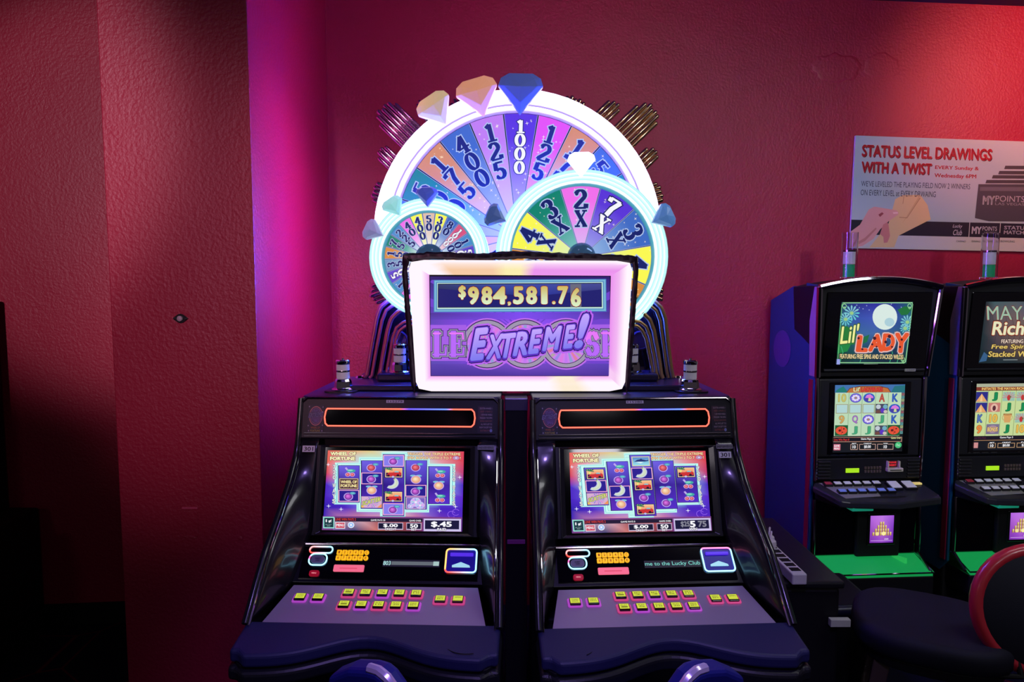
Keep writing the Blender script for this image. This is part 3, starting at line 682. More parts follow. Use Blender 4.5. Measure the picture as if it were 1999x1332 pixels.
        rp = [(sx*(rim_x(p[0])-.011), p[0]-.010, p[1]) for p in rim[1:]]
        MB().tube(rp, .0026, 8).build('chrome_line', CHROME, M_, smooth=True)
    # deck plate
    D0, D1 = (-.418, .686), (-.262, .722)
    mtx, L = plane_parent('', None, D1, D0)
    back = Matrix.Translation((0, D0[0], D0[1]))
    hwf, hwb = .306, .272
    mb = MB(); sl = (D1[1]-D0[1])/(D1[0]-D0[0])
    dz = lambda y: D0[1]+(y-D0[0])*sl
    mb.prism([(-hwf, D0[0]), (hwf, D0[0]), (hwb, D1[0]), (-hwb, D1[0])], 2, -.01, 0)
    for i, v in enumerate(mb.v): v.z += dz(v.y)
    mb.build('deck_plate', STEEL, M_, bevel=.001)
    # buttons
    def button(cx_, cy_, lab, col):
        zz = dz(cy_); rx = Matrix.Translation((cx_, cy_, zz+.0005)) @ Matrix.Rotation(math.atan(sl), 4, 'X')
        b = MB().prism(rrect(-.021, -.0185, .021, .0185, .006), 2, 0, .004).build('deck_button', mat(*col[0]) if isinstance(col, list) else col, M_, bevel=.0015); put(b, rx)
        MB().prism(rrect(-.0155, -.014, .0155, .014, .003), 2, .004, .009).build('button_cap', GLASS, b, bevel=.001)
        A = Art([(0, 0), (30, 0), (30, 28), (0, 28)], (-.0135, -.0085, .0135, .012)); A.rect(0, 0, 30, 28, (205, 215, 60)); 
        for k, t in enumerate(lab.split('|')): A.text(t, 5, 6+k*9, 25, 12+k*9, (90, 95, 20), bold=.02)
        A.build('button_legend', SCREEN, b)
        o = [c for c in b.children if c.name.startswith('button_legend')][-1]
        o.matrix_local = Matrix.Translation((0, 0, .0094)) @ Matrix.Rotation(-PI/2, 4, 'X')
    bm_ = mat('pink_lit_bezel', (200, 90, 130), .3, emit=(225, 70, 130) , es=.55); bm2 = mat('violet_lit_bezel', (190, 90, 190), .3, emit=(200, 80, 205), es=.5)
    for r, yy in ((0, -.300), (1, -.350)):
        for c in range(5): button(-.098+c*.049-(.0 if r == 0 else 0), yy, ['BET|1', 'BET|2', 'BET|3', 'BET|5', 'BET|10', 'PLAY|1', 'PLAY|5', 'PLAY|10', 'PLAY|20', 'MAX|BET'][r*5+c], bm2 if (c+r) % 3 == 2 else bm_)
    for cx_, lab in ((-.232, 'CASH|OUT'), (-.180, 'HELP|PAYS'), (.170, 'REPEAT|BET'), (.220, 'SPIN')): button(cx_, -.322, lab, bm2 if cx_ < 0 else bm_)
    # armrest with bowed front
    def front(x, off=0):
        u = x/.345; return -.552+.075*math.exp(-(u/.42)**2)-off*1.0+(.02 if abs(u) > .93 else 0)
    def bar(name, y_in, offs, z_top, z_bot, hw, m, bev):
        mb = MB(); n = 33; top = []; N = 33
        xs = [-hw+2*hw*k/(N-1) for k in range(N)]
        fr = [(x, front(x, offs)) for x in xs]; bk = [(x, y_in) for x in xs[::-1]]
        mb.prism(fr+bk, 2, z_bot, z_top)
        for v in mb.v: v.z += (v.y+.418)*.18
        return mb.build(name, m, M_, bevel=bev, seg=3)
    bar('armrest', -.416, 0, .690, .655, .346, PAD, .009)
    bar('armrest_groove', -.40, -.010, .657, .645, .336, MATTE, .002)
    bar('lower_lip', -.38, .006, .648, .610, .350, SATIN, .012)
    sx = s_*-1
    MB().tube(arcp3(sx*.262, -.472, .672, .062, 70 if sx > 0 else -60, 290 if sx > 0 else 160), .0012, 6).build('pad_seam', MATTE, M_)
    # 301 stickers
    A = Art([(0, 0), (30, 0), (30, 16), (0, 16)], (0, 0, .040, .020)); A.rect(0, 0, 30, 16, (205, 205, 205)); A.text('301', 4, 3, 26, 13.5, (25, 25, 30), bold=.02)
    o = A.build('number_sticker', PRINT, M_)
    o.matrix_local = Matrix.Translation((-.303 if side == 'L' else .262, -.074, 1.074 if side == 'L' else 1.056)) @ Matrix.Rotation(-.3, 4, 'X')
    A = Art([(0, 0), (60, 0), (60, 16), (0, 16)], (0, 0, .052, .014)); A.rect(0, 0, 60, 16, (150, 148, 150)); A.rect(2, 2, 58, 14, (35, 32, 40)); A.text('MALFUNCTION VOIDS', 4, 3, 56, 7, (180, 180, 180)); A.text('ALL PAYS AND PLAYS', 4, 9, 56, 13, (180, 180, 180))
    o = A.build('notice_sticker', PRINT, M_); o.matrix_local = Matrix.Translation((.256, -.066, 1.084)) @ Matrix.Rotation(-.3, 4, 'X')
    # key locks under the lip
    for kx in ((.285, ) if side == 'L' else (-.03, .285)):
        MB().lathe([(.013, .03), (.013, 0), (.009, -.006), (.0001, -.007)], 16, (kx, -.42, .575), 1).build('key_lock', CHROME, M_, smooth=True)
    MB().box((-.30, -.42, .50), (.30, -.19, .585)).build('under_deck_box', MATTE, M_, bevel=.01)
    if side == 'L':
        MB().prism(rrect(-.275, .06, -.165, .17, .02), 2, 1.242, 1.247).build('lamp_plate', SATIN, M_); tower_light_shape(M_, -.218, .105, 1.247)
    else:
        MB().prism(rrect(.165, .06, .275, .17, .02), 2, 1.242, 1.247).build('lamp_plate', SATIN, M_); tower_light_shape(M_, .220, .105, 1.247)
    return M_
def arcp3(cx, cy, z, r, a0, a1, n=20):
    return [(cx+r*math.cos(math.radians(a0+(a1-a0)*k/n)), cy+r*math.sin(math.radians(a0+(a1-a0)*k/n)), z) for k in range(n+1)]
machine(-.362, 2.20, math.radians(-2.0), 'L', 'left large black slot machine, screen meter reading $.45 PAID, beside the red column')
machine(.392, 2.19, math.radians(3.0), 'R', 'right large black slot machine with 301 sticker at upper right, screen meter captioned WIN')
# ------------------------------------------------------------------ the bonus wheel topper over both machines
TP = empty('bonus_wheel_topper', (.02, 2.45, 1.24), 0, 'topper with three lit prize wheels, jewels and jackpot sign above the two large machines', 'slot topper')
TO = Vector((.02, 2.45, 1.24))
def tl(px, py, Y):
    x, z = Q(px, py, Y); return (x-TO.x, Y-TO.y, z-TO.z)
def scl(Y): return Q(1001, 500, Y)[0]-Q(1000, 500, Y)[0]
TOPB = mat('dark_violet_base', (34, 26, 58), .3, 0, .5)
tb = MB(); tb.box((-.60, -.14, .003), (.60, .22, .022)); tb.build('base_plate', TOPB, TP, bevel=.004)
MB().box((-.50, -.05, .022), (.50, .20, .05)).build('pedestal', TOPB, TP, bevel=.008)
MB().box((-.36, .06, .05), (.36, .24, .40)).build('core_housing', MATTE, TP, bevel=.01)
RIB = mat('antique_gold_chrome', (215, 172, 110), .34, .75); RIB2 = mat('gold_chrome_rose_reflection', (205, 110, 125), .34, .75)  # left ribs: the red wall's reflection is put into the gold chrome's colour
# ribbed arches each side
for sgn in (-1, 1):
    if sgn < 0: ribs = [[(712, 758), (723, 690), (735, 622), (742, 601), (757, 588), (808, 582)], [(722, 760), (733, 692), (746, 626), (754, 606), (769, 595), (808, 590)], [(736, 772), (746, 705), (757, 645), (764, 622), (779, 607), (808, 602)], [(747, 776), (757, 715), (767, 660), (774, 640), (788, 629), (808, 626)], [(754, 777), (764, 716), (773, 664), (780, 646), (792, 637), (808, 635)]]
    else: ribs = [[(1313, 745), (1306, 690), (1298, 622), (1291, 601), (1277, 588), (1232, 580)], [(1304, 748), (1297, 690), (1288, 626), (1281, 607), (1267, 595), (1232, 588)], [(1293, 752), (1286, 700), (1276, 645), (1268, 624), (1255, 611), (1232, 605)], [(1284, 748), (1277, 700), (1268, 655), (1261, 638), (1250, 629), (1232, 626)], [(1277, 745), (1270, 705), (1261, 662), (1254, 646), (1245, 637), (1232, 635)]]
    for k, rb in enumerate(ribs):
        P = [tl(a, b, 2.50-.012*k) for a, b in lerp_path(rb[:3], 6)[:-1]+lerp_path(rb[2:], 12)]
        P = [(x, y, max(z, .024)) for x, y, z in P]
        MB().tube(P, .0085 if k in (0, 2) else .0062, 10).build('arch_rib', RIB if sgn > 0 else RIB2, TP, smooth=True)
    o_ = ribs[0]; out = [tl(a, b, 2.515) for a, b in o_]; 
    pts = [(p[0], max(.02, p[2])) for p in out]+[(out[-1][0], .02)]
    MB().prism(pts, 1, .06, .10).build('arch_back', mat('smoked_mirror_panel', (46, 34, 46), .12, .9), TP, bevel=.002)
    cx_, _, cz_ = tl(777 if sgn < 0 else 1251, 665, 2.5)
    MB().lathe([(.036, 0), (.036, -.006), (.031, -.008), (.029, -.004), (.0001, -.004)], 28, (cx_, .06, cz_), 1).build('round_speaker', mat('dark_rose_speaker', (70, 34, 54), .4, .4), TP, smooth=True)
    lx, _, lz = tl(782 if sgn < 0 else 1232, 718, 2.46)
    tower_light_shape(TP, lx, -.005, .05, lens=(190, 110, 120))  # solid copies standing in for tower light reflections in the mirror panel
    ex, _, ez = tl(702 if sgn < 0 else 1325, 742, 2.5); MB().lathe([(.018, 0), (.014, .008), (.0001, .012)], 16, (ex, .06, .022)).build('dome_nut', CHROME, TP, smooth=True)
# sunburst pipes
BY = 2.62; ks = scl(BY); bcx, _, bcz = tl(1010, 463, BY)
def pipe_cluster(a_mid, prof, r_tip, y=.26, m=None, R_=.0088, shift=0):
    a = math.radians(a_mid); d = (math.sin(a), math.cos(a)); q = (math.cos(a), -math.sin(a)); n = len(prof)
    for k in range(n):
        off = (k-(n-1)/2)*R_*1.85+shift*ks; rt = (r_tip+prof[k])*ks; r0 = 250*ks; yy = y-(.008 if k % 2 else 0)
        P = [(bcx+d[0]*r+q[0]*off, yy, bcz+d[1]*r+q[1]*off) for r in (r0, (r0+rt)/2, rt-.008, rt-.003, rt)]
        MB().tube(P, [R_, R_, R_, R_*.8, R_*.3], 12).build('sunburst_pipe', m, TP, smooth=True, angle=60)
PIPE = mat('sunburst_chrome', (200, 175, 190), .16, 1)  # left pipes: purple-pink reflection put into the metal's colour
for sgn in (-1, 1):
    m_ = GOLDC if sgn > 0 else PIPE
    pipe_cluster(sgn*46.5, [-16, -2, 6, 0, 4, 0, -10], 370, m=m_)
    pipe_cluster(sgn*46.5, [-12, -6, -2, -10], 334, m=m_, y=.275, shift=-sgn*58)
    pipe_cluster(sgn*46.5, [-12, -4, -2, -8], 326, m=m_, y=.275, shift=sgn*62)
    pipe_cluster(sgn*72, [-14, -4, 2, 0, 2, -2, -12], 304, m=m_)
    pipe_cluster(sgn*23, [-14, -4, 2, -2, 2, -2, -12], 300, m=m_)
    pipe_cluster(sgn*90, [-14, -6, -2, 0, -4, -10], 294, m=m_)
    pipe_cluster(sgn*112, [-14, -6, -2, 0, -4, -10], 320, m=m_)
WHEELGLOW = colmat('wheel_ring_light', 1.0)
def band(name, parent, cx, cz, prof, a0=0, a1=360, n=72, m=WHEELGLOW):
    """prof: (r, y, colour) rows swept round the wheel axis"""
    mb = MB(); rows = []
    for k in range(n+1):
        a = math.radians(a0+(a1-a0)*k/n); rows += [(cx+r*math.cos(a), y, cz+r*math.sin(a)) for r, y, c in prof]
    N = len(prof); fs = []; cols = [p[2] for p in prof]*(n+1)
    for k in range(n):
        for i in range(N-1): fs.append((k*N+i, (k+1)*N+i, (k+1)*N+i+1, k*N+i+1))
    mb.add(rows, fs, cols); return mb.build(name, m, parent, smooth=True, angle=70)
PALC = {'or': (214, 140, 62), 'bl': (62, 105, 195), 'li': (190, 125, 235), 'pu': (88, 50, 215), 'mg': (225, 80, 235), 'gr': (10, 130, 110), 'ye': (250, 248, 80), 'pk': (240, 110, 235), 'lb': (75, 140, 205), 'gy': (110, 150, 190), 'sal': (225, 190, 170), 'rd': (215, 85, 130), 'pv': (95, 70, 205)}
def wheel_segment(parent, cx, cz, r0, r1, ang, dang, col, wh, txt, white, dh, rs, y, k, inner, dw=1.0, steps=6, stars=6, seed=0):
    """one printed wedge of the wheel; ang clockwise from the top in degrees; dh digit height, rs start radius (px units, k metres per px)"""
    rnd = random.Random(seed); mb = MB()
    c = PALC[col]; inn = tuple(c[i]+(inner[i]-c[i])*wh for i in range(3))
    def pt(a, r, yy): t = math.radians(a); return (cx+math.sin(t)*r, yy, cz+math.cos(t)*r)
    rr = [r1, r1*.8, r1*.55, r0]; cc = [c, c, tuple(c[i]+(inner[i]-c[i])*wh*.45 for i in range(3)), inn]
    h = dang/2-.25
    vs = []; vc = []
    for j in range(4):
        for s_ in range(steps+1): vs.append(pt(ang-h+2*h*s_/steps, rr[j]*k, y)); vc.append(cc[j])
    fs = [(j*(steps+1)+s_, j*(steps+1)+s_+1, (j+1)*(steps+1)+s_+1, (j+1)*(steps+1)+s_) for j in range(3) for s_ in range(steps)]
    mb.add(vs, fs, vc)
    nb_ = len(vs)
    # slab edge
    rim = [pt(ang-h+2*h*s_/steps, r1*k, y) for s_ in range(steps+1)]+[pt(ang+h-2*h*s_/steps, r0*k, y) for s_ in range(steps+1)]
    bk = [(p[0], y+.006, p[2]) for p in rim]; n = len(rim)
    mb.add(rim+bk, [(i, (i+1) % n, n+(i+1) % n, n+i) for i in range(n)], (40, 40, 90))
    # printed border lines
    lw = .9
    for sd in (-1, 1):
        a = ang+sd*h; t = math.radians(a); px_, pz_ = math.cos(t), -math.sin(t)
        p0 = pt(a, r0*k, y-.0001); p1 = pt(a, r1*k, y-.0001); q = (-sd*lw*k*px_, -sd*lw*k*pz_)
        mb.add([p0, p1, (p1[0]+q[0], p1[1], p1[2]+q[1]), (p0[0]+q[0], p0[1], p0[2]+q[1])], [(0, 1, 2, 3)], (150, 160, 215))
    t = math.radians(ang); ca, sa = math.cos(t), math.sin(t)
    def loc(u, v, yy): return (cx+(u*ca+v*sa)*k, yy, cz+(-u*sa+v*ca)*k)
    for i in range(stars):
        v = rnd.uniform(r0+(r1-r0)*.25, r1*.96); u = rnd.uniform(-1, 1)*v*math.tan(math.radians(h))*.85; R_ = rnd.uniform(1.5, 4.5)*(r1/236)**.5
        pts = []
        for q in range(8): a = q*PI/4+.2; r_ = R_ if q % 2 == 0 else R_*.2; pts.append(loc(u+r_*math.cos(a), v+r_*math.sin(a), y-.00015-i*.00001))
        mb.add(pts, [tuple(range(8))], (245, 235, 225) if col != 'or' else (250, 225, 150))
    v = rs
    for ci, ch in enumerate(txt):
        hh = dh*(.86 if ch == 'x' else 1)
        for ps, (gr, colr) in enumerate(((.055, (175, 195, 235) if not white else (25, 30, 100)), (0, (18, 30, 105) if not white else (245, 245, 255)))):
            wd, quads = fat(ch, gr, thick=.24, thin=.10)
            for qi, qd in enumerate(quads):
                mb.add([loc((x-wd/2)*hh*dw, v-hh+yv*hh, y-.0004-ps*.0004-qi*.000012) for x, yv in qd], [tuple(range(len(qd)))], colr)
        v -= hh*1.02
    mb.build('wheel_segment', WSEG, parent, fixn=False)
# big wheel
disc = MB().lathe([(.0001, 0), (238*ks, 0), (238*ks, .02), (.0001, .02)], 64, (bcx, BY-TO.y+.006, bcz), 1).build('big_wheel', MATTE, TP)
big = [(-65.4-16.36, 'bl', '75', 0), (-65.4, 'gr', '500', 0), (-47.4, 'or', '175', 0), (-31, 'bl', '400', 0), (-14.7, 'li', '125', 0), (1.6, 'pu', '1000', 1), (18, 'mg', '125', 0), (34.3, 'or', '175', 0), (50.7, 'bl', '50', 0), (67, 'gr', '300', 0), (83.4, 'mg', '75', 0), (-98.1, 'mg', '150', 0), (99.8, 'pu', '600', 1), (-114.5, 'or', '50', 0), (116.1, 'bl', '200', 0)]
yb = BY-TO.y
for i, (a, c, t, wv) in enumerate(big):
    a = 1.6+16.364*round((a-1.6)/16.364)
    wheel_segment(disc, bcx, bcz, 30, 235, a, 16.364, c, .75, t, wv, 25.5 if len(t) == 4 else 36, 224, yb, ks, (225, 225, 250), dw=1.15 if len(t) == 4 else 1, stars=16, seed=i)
WH = (390, 365, 425); WS = (430, 400, 450)
GV = (430, 170, 1500)
band('big_wheel_ring', TP, bcx, bcz, [(236*ks, yb+.0, (150, 120, 235)), (237*ks, yb-.03, (205, 180, 255)), (240*ks, yb-.036, WS), (245*ks, yb-.036, WS), (246*ks, yb-.030, (190, 165, 250)), (249*ks, yb-.030, (185, 160, 250)), (250*ks, yb-.038, WH), (254*ks, yb-.045, WS), (270*ks, yb-.045, WS), (276*ks, yb-.038, WH), (277*ks, yb-.030, (290, 270, 330)), (277.5*ks, yb-.025, (1050, 620, 1200)), (277*ks, yb+.045, (900, 480, 1150)), (262*ks, yb+.07, (60, 20, 120))])
# medium wheel (right)
MY = 2.50; km = scl(MY); mcx, _, mcz = tl(1135, 502, MY); ym = MY-TO.y
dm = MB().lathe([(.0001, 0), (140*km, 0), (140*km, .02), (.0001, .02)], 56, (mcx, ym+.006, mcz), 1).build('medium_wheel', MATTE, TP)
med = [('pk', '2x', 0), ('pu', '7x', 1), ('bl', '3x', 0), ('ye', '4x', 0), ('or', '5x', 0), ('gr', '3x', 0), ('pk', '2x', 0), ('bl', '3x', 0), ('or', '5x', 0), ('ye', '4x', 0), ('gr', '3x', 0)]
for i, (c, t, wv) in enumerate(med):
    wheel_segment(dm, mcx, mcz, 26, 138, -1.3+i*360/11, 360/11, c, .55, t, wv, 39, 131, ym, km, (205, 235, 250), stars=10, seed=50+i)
MT, MW_, MC = (205, 262, 262), (268, 276, 280), (168, 232, 235)
def mintring(name, cx, cz, r0, r1, y, k):
    w_ = r1-r0
    pr = [(r0, .004, (60, 120, 150)), (r0+.02*w_, -.016, (70, 150, 175)), (r0+.12*w_, -.022, (90, 175, 195)), (r0+.16*w_, -.028, MW_), (r0+.28*w_, -.034, MW_), (r0+.32*w_, -.028, MC), (r0+.36*w_, -.034, MT), (r0+.52*w_, -.038, MW_), (r0+.56*w_, -.032, MC), (r0+.60*w_, -.036, MT), (r0+.76*w_, -.036, MW_), (r0+.80*w_, -.030, MC), (r0+.84*w_, -.034, MT), (r0+.97*w_, -.028, MC), (r1, -.018, (150, 225, 245)), (r1+.3, 0, (340, 600, 1900)), (r1, .05, (300, 500, 2100)), (r1-4, .06, (100, 150, 600))]
    band(name, TP, cx, cz, [(r*k, y+d, c) for r, d, c in pr], n=64)
mintring('medium_wheel_ring', mcx, mcz, 136, 167, ym, km)
HUB = mat('blue_grey_hub', (70, 100, 140), .12, .4, emit=(70, 110, 150), es=.30)  # faint emission added to brighten the otherwise dark hubs
MB().lathe([(28*km, 0), (27*km, -.014), (22*km, -.024), (10*km, -.030), (.0001, -.031)], 32, (mcx, ym, mcz), 1).build('hub', HUB, dm, smooth=True)
MB().lathe([(28*ks, 0), (27*ks, -.010), (.0001, -.014)], 32, (bcx, yb, bcz), 1).build('hub', HUB, disc, smooth=True)
# small wheel (left)
SY = 2.48; k3 = scl(SY); scx, _, scz = tl(839, 505, SY); ys_ = SY-TO.y
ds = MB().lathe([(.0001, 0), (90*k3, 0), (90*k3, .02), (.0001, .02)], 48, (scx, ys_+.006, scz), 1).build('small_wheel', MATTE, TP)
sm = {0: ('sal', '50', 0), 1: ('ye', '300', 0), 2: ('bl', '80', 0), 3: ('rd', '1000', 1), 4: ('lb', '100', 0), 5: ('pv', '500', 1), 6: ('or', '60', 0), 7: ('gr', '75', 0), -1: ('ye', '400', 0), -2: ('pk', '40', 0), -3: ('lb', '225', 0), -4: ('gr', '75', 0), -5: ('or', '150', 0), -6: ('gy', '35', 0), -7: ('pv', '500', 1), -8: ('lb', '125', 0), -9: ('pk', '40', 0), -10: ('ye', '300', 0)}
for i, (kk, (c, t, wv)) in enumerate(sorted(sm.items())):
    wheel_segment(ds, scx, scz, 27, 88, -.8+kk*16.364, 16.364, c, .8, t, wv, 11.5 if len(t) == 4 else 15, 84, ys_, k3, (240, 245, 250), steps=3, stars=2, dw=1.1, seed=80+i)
mintring('small_wheel_ring', scx, scz, 88, 116, ys_, k3)
MB().lathe([(29*k3, 0), (28*k3, -.014), (20*k3, -.024), (.0001, -.028)], 32, (scx, ys_, scz), 1).build('hub', HUB, ds, smooth=True)
# jewels: faceted, pointing to the hub of their wheel
def jewel(px, py, Y, hub, size, c, es=0.25, d=.05, wd=1.0, lab=None):
    x, y, z = tl(px, py, Y); hx, _, hz = tl(hub[0], hub[1], Y)
    a = math.atan2(hx-x, -(hz-z)) ; s_ = size*scl(Y)
    def L(u, v, yy): u *= s_*wd*.95; v *= s_*.80; return (x+u*math.cos(a)+(-v)*math.sin(a), y+yy, z+u*math.sin(a)+v*math.cos(a))
    B_ = [(-.50, .40), (-.30, .54), (.30, .54), (.50, .40), (.56, .18), (0, -.62), (-.56, .18)]
    F_ = [(-.34, .36), (-.20, .47), (.20, .47), (.34, .36), (.42, .14), (0, -.36), (-.42, .14)]
    vs = [L(u, v, 0) for u, v in B_]+[L(u, v, -d*.55) for u, v in B_]+[L(u, v, -d*(1.0 if i in (5,) else .85)) for i, (u, v) in enumerate(F_)]
    vs += [L(0, .10, -d*1.12)]
    n = 7; fs = [tuple(range(n))[::-1]]
    for i in range(n):
        j = (i+1) % n; fs += [(i, j, n+j, n+i), (n+i, n+j, 2*n+j, 2*n+i), (2*n+i, 2*n+j, 3*n)]
    nm = 'jewel_%d_%d_%d' % tuple(c)
    m = mat('frosted_%s' % nm+str(es), c, .28, 0, .5, emit=c, es=es)  # emission added so the frosted colours do not go dark
    o = MB().add(vs, fs).build('jewel', m, TP, bevel=.0012, seg=1)
    if lab: o['label'] = lab
H1, H2, H3 = (1010, 458), (1135, 502), (839, 505)
jewel(853, 217, 2.54, H1, 66, (222, 195, 150), .55, lab='pale yellow jewel'); jewel(934, 191, 2.54, H1, 76, (232, 160, 125), .6, lab='orange pink jewel'); jewel(1016, 184, 2.54, H1, 80, (82, 100, 178), .42, lab='blue jewel')
jewel(1134, 322, 2.44, H2, 50, (235, 245, 250), 1.15, lab='glowing white jewel'); jewel(1292, 425, 2.44, H2, 46, (88, 135, 200), .5, lab='sky blue jewel'); jewel(968, 424, 2.43, H2, 44, (72, 96, 160), .55, lab='dark blue jewel')
jewel(835, 385, 2.42, H3, 40, (75, 92, 200), .5, lab='violet blue jewel'); jewel(771, 405, 2.42, H3, 40, (140, 215, 210), .8, lab='mint jewel'); jewel(731, 452, 2.42, H3, 40, (140, 145, 195), .5, lab='grey lilac jewel')
# jackpot sign
GY = 2.30; gy = GY-TO.y
def gl(px, py, y=None):
    x, z = Q(px, py, GY if y is None else y); return (x-TO.x, z-TO.z)
outer = [gl(799, 508), gl(1233, 510), gl(1217, 762), gl(815, 762)]; inner = [gl(841, 538), gl(1189, 540), gl(1185, 732), gl(843, 732)]
def round_quad(q, r, n=5):
    out = []
    for i in range(4):
        p = Vector(q[i]); a = (Vector(q[i-1])-p).normalized(); b = (Vector(q[(i+1) % 4])-p).normalized()
        p0, p1 = p+a*r, p+b*r
        for k in range(n+1):
            t = k/n; out.append(tuple(p0*(1-t)**2+p*2*t*(1-t)+p1*t*t))
    return out
def subdiv_loop(q, m_):
    out = []
    n = len(q)
    for i in range(n):
        a, b = q[i], q[(i+1) % n]; L = math.dist(a, b); k = max(1, int(L/m_))
        for j in range(k): out.append((a[0]+(b[0]-a[0])*j/k, a[1]+(b[1]-a[1])*j/k))
    return out
sign = MB().prism(round_quad(outer, .03), 1, gy-.02, gy+.07).build('jackpot_sign', MATTE, TP, bevel=.004)
# glowing frame: grid between inner rectangle and outer trapezoid
mb = MB(); NS = 14; corners_o, corners_i = outer, inner
Wt = (262, 250, 258); Pk = (238, 150, 240); Or = (250, 205, 165); Ye = (255, 240, 175)
def fcol(side, t, j):
    # colours of the LEDs inside the frame, j 0 inner .. 4 outer
    if side == 0:   # top, left->right
        base = Or if .12 < t < .38 else Ye if t <= .52 and t > .3 else (Pk if t > .55 else Wt); 
        return Wt if j >= 4 else base if j < 3 else tuple((base[i]+Wt[i])/2 for i in range(3))
    if side == 1: return Wt if j >= 3 else ((Pk if j <= 1 else (246, 185, 246)) if t < .9 else (250, 205, 246))
    if side == 2: return Wt if j >= 2 and not (.15 < t < .32) else ((256, 240, 215) if .15 < t < .32 else (250, 180, 246))
    return Wt if j >= 2 else ((236, 140, 240) if j == 0 else (243, 175, 243))
prof = [(0, .012), (.06, -.006), (.35, -.030), (.7, -.036), (.93, -.024), (1, -.004)]
for sd in range(4):
    o0, o1, i0, i1 = outer[sd], outer[(sd+1) % 4], inner[sd], inner[(sd+1) % 4]
    rows = []; cols = []
    for a in range(NS+1):
        t = a/NS
        for j, (f, d) in enumerate(prof):
            ox, oz = o0[0]+(o1[0]-o0[0])*t, o0[1]+(o1[1]-o0[1])*t; ix, iz = i0[0]+(i1[0]-i0[0])*t, i0[1]+(i1[1]-i0[1])*t
            # rounded outer corners
            rc = .0
            e = min(t, 1-t)
            if e < .05 and j >= 4: rc = .012*(1-e/.05)
            dx, dz_ = ix-ox, iz-oz; dl = math.hypot(dx, dz_); ox += dx/dl*rc; oz += dz_/dl*rc
            rows.append((ix+(ox-ix)*f, gy-.02+d, iz+(oz-iz)*f)); cols.append(fcol(sd, t, min(4, j)))
    N = len(prof); fs = [(a*N+j, (a+1)*N+j, (a+1)*N+j+1, a*N+j+1) for a in range(NS) for j in range(N-1)]
    mb.add(rows, fs, cols)
mb.build('glowing_frame', GLOWF, sign, smooth=True, angle=70)
# sculpted dark rim
rnd = random.Random(5); rimq = [gl(794, 504), gl(850, 499), gl(930, 503), gl(1010, 498), gl(1090, 502), gl(1160, 504), gl(1238, 508), gl(1240, 530), gl(1222, 765), gl(1214, 769), gl(819, 769), gl(810, 765), gl(791, 530)]
rl = subdiv_loop(rimq, .012); P = []; R_ = []
for i, (x, z) in enumerate(rl):
    P.append((x, gy-.014+rnd.uniform(-.002, .002), z+rnd.uniform(-.0012, .0012))); topf = z > gl(1000, 515)[1]; bot = z < gl(1000, 755)[1]
    R_.append((.0135 if topf else .004 if bot else .0095)*rnd.uniform(.86, 1.14))
MB().tube(P, R_, 8, True).build('sculpted_rim', mat('dark_hammered_rim', (46, 26, 44), .32, .35), sign, smooth=True)
A = Art([(262, 203), (1742, 212), (1722, 1030), (272, 1030)], (inner[3][0], inner[3][1], inner[1][0], inner[1][1]), base=gy-.022)
A.rgrid(250, 200, 1750, 1040, [[(50, 35, 120), (60, 45, 150), (60, 45, 150), (60, 45, 150), (50, 30, 120)], [(90, 60, 180), (120, 70, 225), (130, 75, 240), (120, 70, 225), (80, 50, 160)], [(100, 80, 190), (150, 80, 240), (170, 90, 245), (150, 80, 240), (95, 70, 180)], [(85, 70, 170), (110, 65, 200), (125, 70, 215), (115, 65, 205), (80, 60, 160)]])
for k in range(26):
    a = math.radians(k*14); A.poly([(1040, 700), (1040+900*math.cos(a), 700+900*math.sin(a)), (1040+900*math.cos(a+.08), 700+900*math.sin(a+.08))], (112, 66, 205))
A.rgrid(250, 930, 1750, 1040, [[(90, 65, 175), (120, 75, 200), (90, 65, 180)], [(70, 50, 150), (80, 50, 160), (70, 45, 150)]])
A.rgrid(250, 505, 1750, 560, [[(75, 50, 150), (125, 75, 240), (75, 50, 150)], [(90, 65, 180), (130, 75, 240), (85, 60, 170)]])
A.rect(250, 200, 1750, 232, (45, 25, 110)); A.rect(292, 232, 1710, 500, (70, 120, 190)); A.rect(298, 238, 1704, 494, (120, 185, 215)); A.rect(312, 250, 1690, 482, (80, 135, 190)); A.rect(320, 257, 1682, 474, (190, 225, 215)); A.rect(326, 264, 1672, 462, (20, 20, 45))
A.rgrid(332, 270, 1668, 456, [[(50, 60, 110), (60, 75, 160), (65, 75, 165), (70, 75, 150)], [(25, 25, 70), (35, 45, 120), (40, 50, 150), (45, 45, 110)], [(20, 20, 70), (25, 30, 110), (35, 35, 130), (25, 20, 80)]])
A.poly([(332, 305), (1100, 372), (1668, 318), (1668, 456), (332, 456)], (30, 30, 110)); A.rect(332, 456, 1668, 461, (20, 20, 60)); A.rect(1415, 272, 1504, 460, (105, 105, 125))
for t, x0, x1, y0, y1 in (('$', 497, 555, 280, 395), ('9', 575, 662, 290, 437), ('8', 685, 772, 290, 437), ('4', 778, 890, 290, 437), (',', 900, 925, 415, 447), ('5', 945, 1030, 290, 437), ('8', 1052, 1140, 290, 437), ('1', 1175, 1225, 290, 437), ('.', 1265, 1290, 412, 437), ('7', 1310, 1395, 290, 437), ('6', 1418, 1500, 305, 458)):
    A.text(t, x0-7, y0-7, x1+7, y1+7, (70, 15, 50), bold=.09); A.text(t, x0-4, y0-3, x1+4, y1+3, (215, 120, 80), bold=.07); A.text(t, x0-1, y0, x1+1, y1, (205, 180, 95), bold=.055, col2=(215, 240, 205))
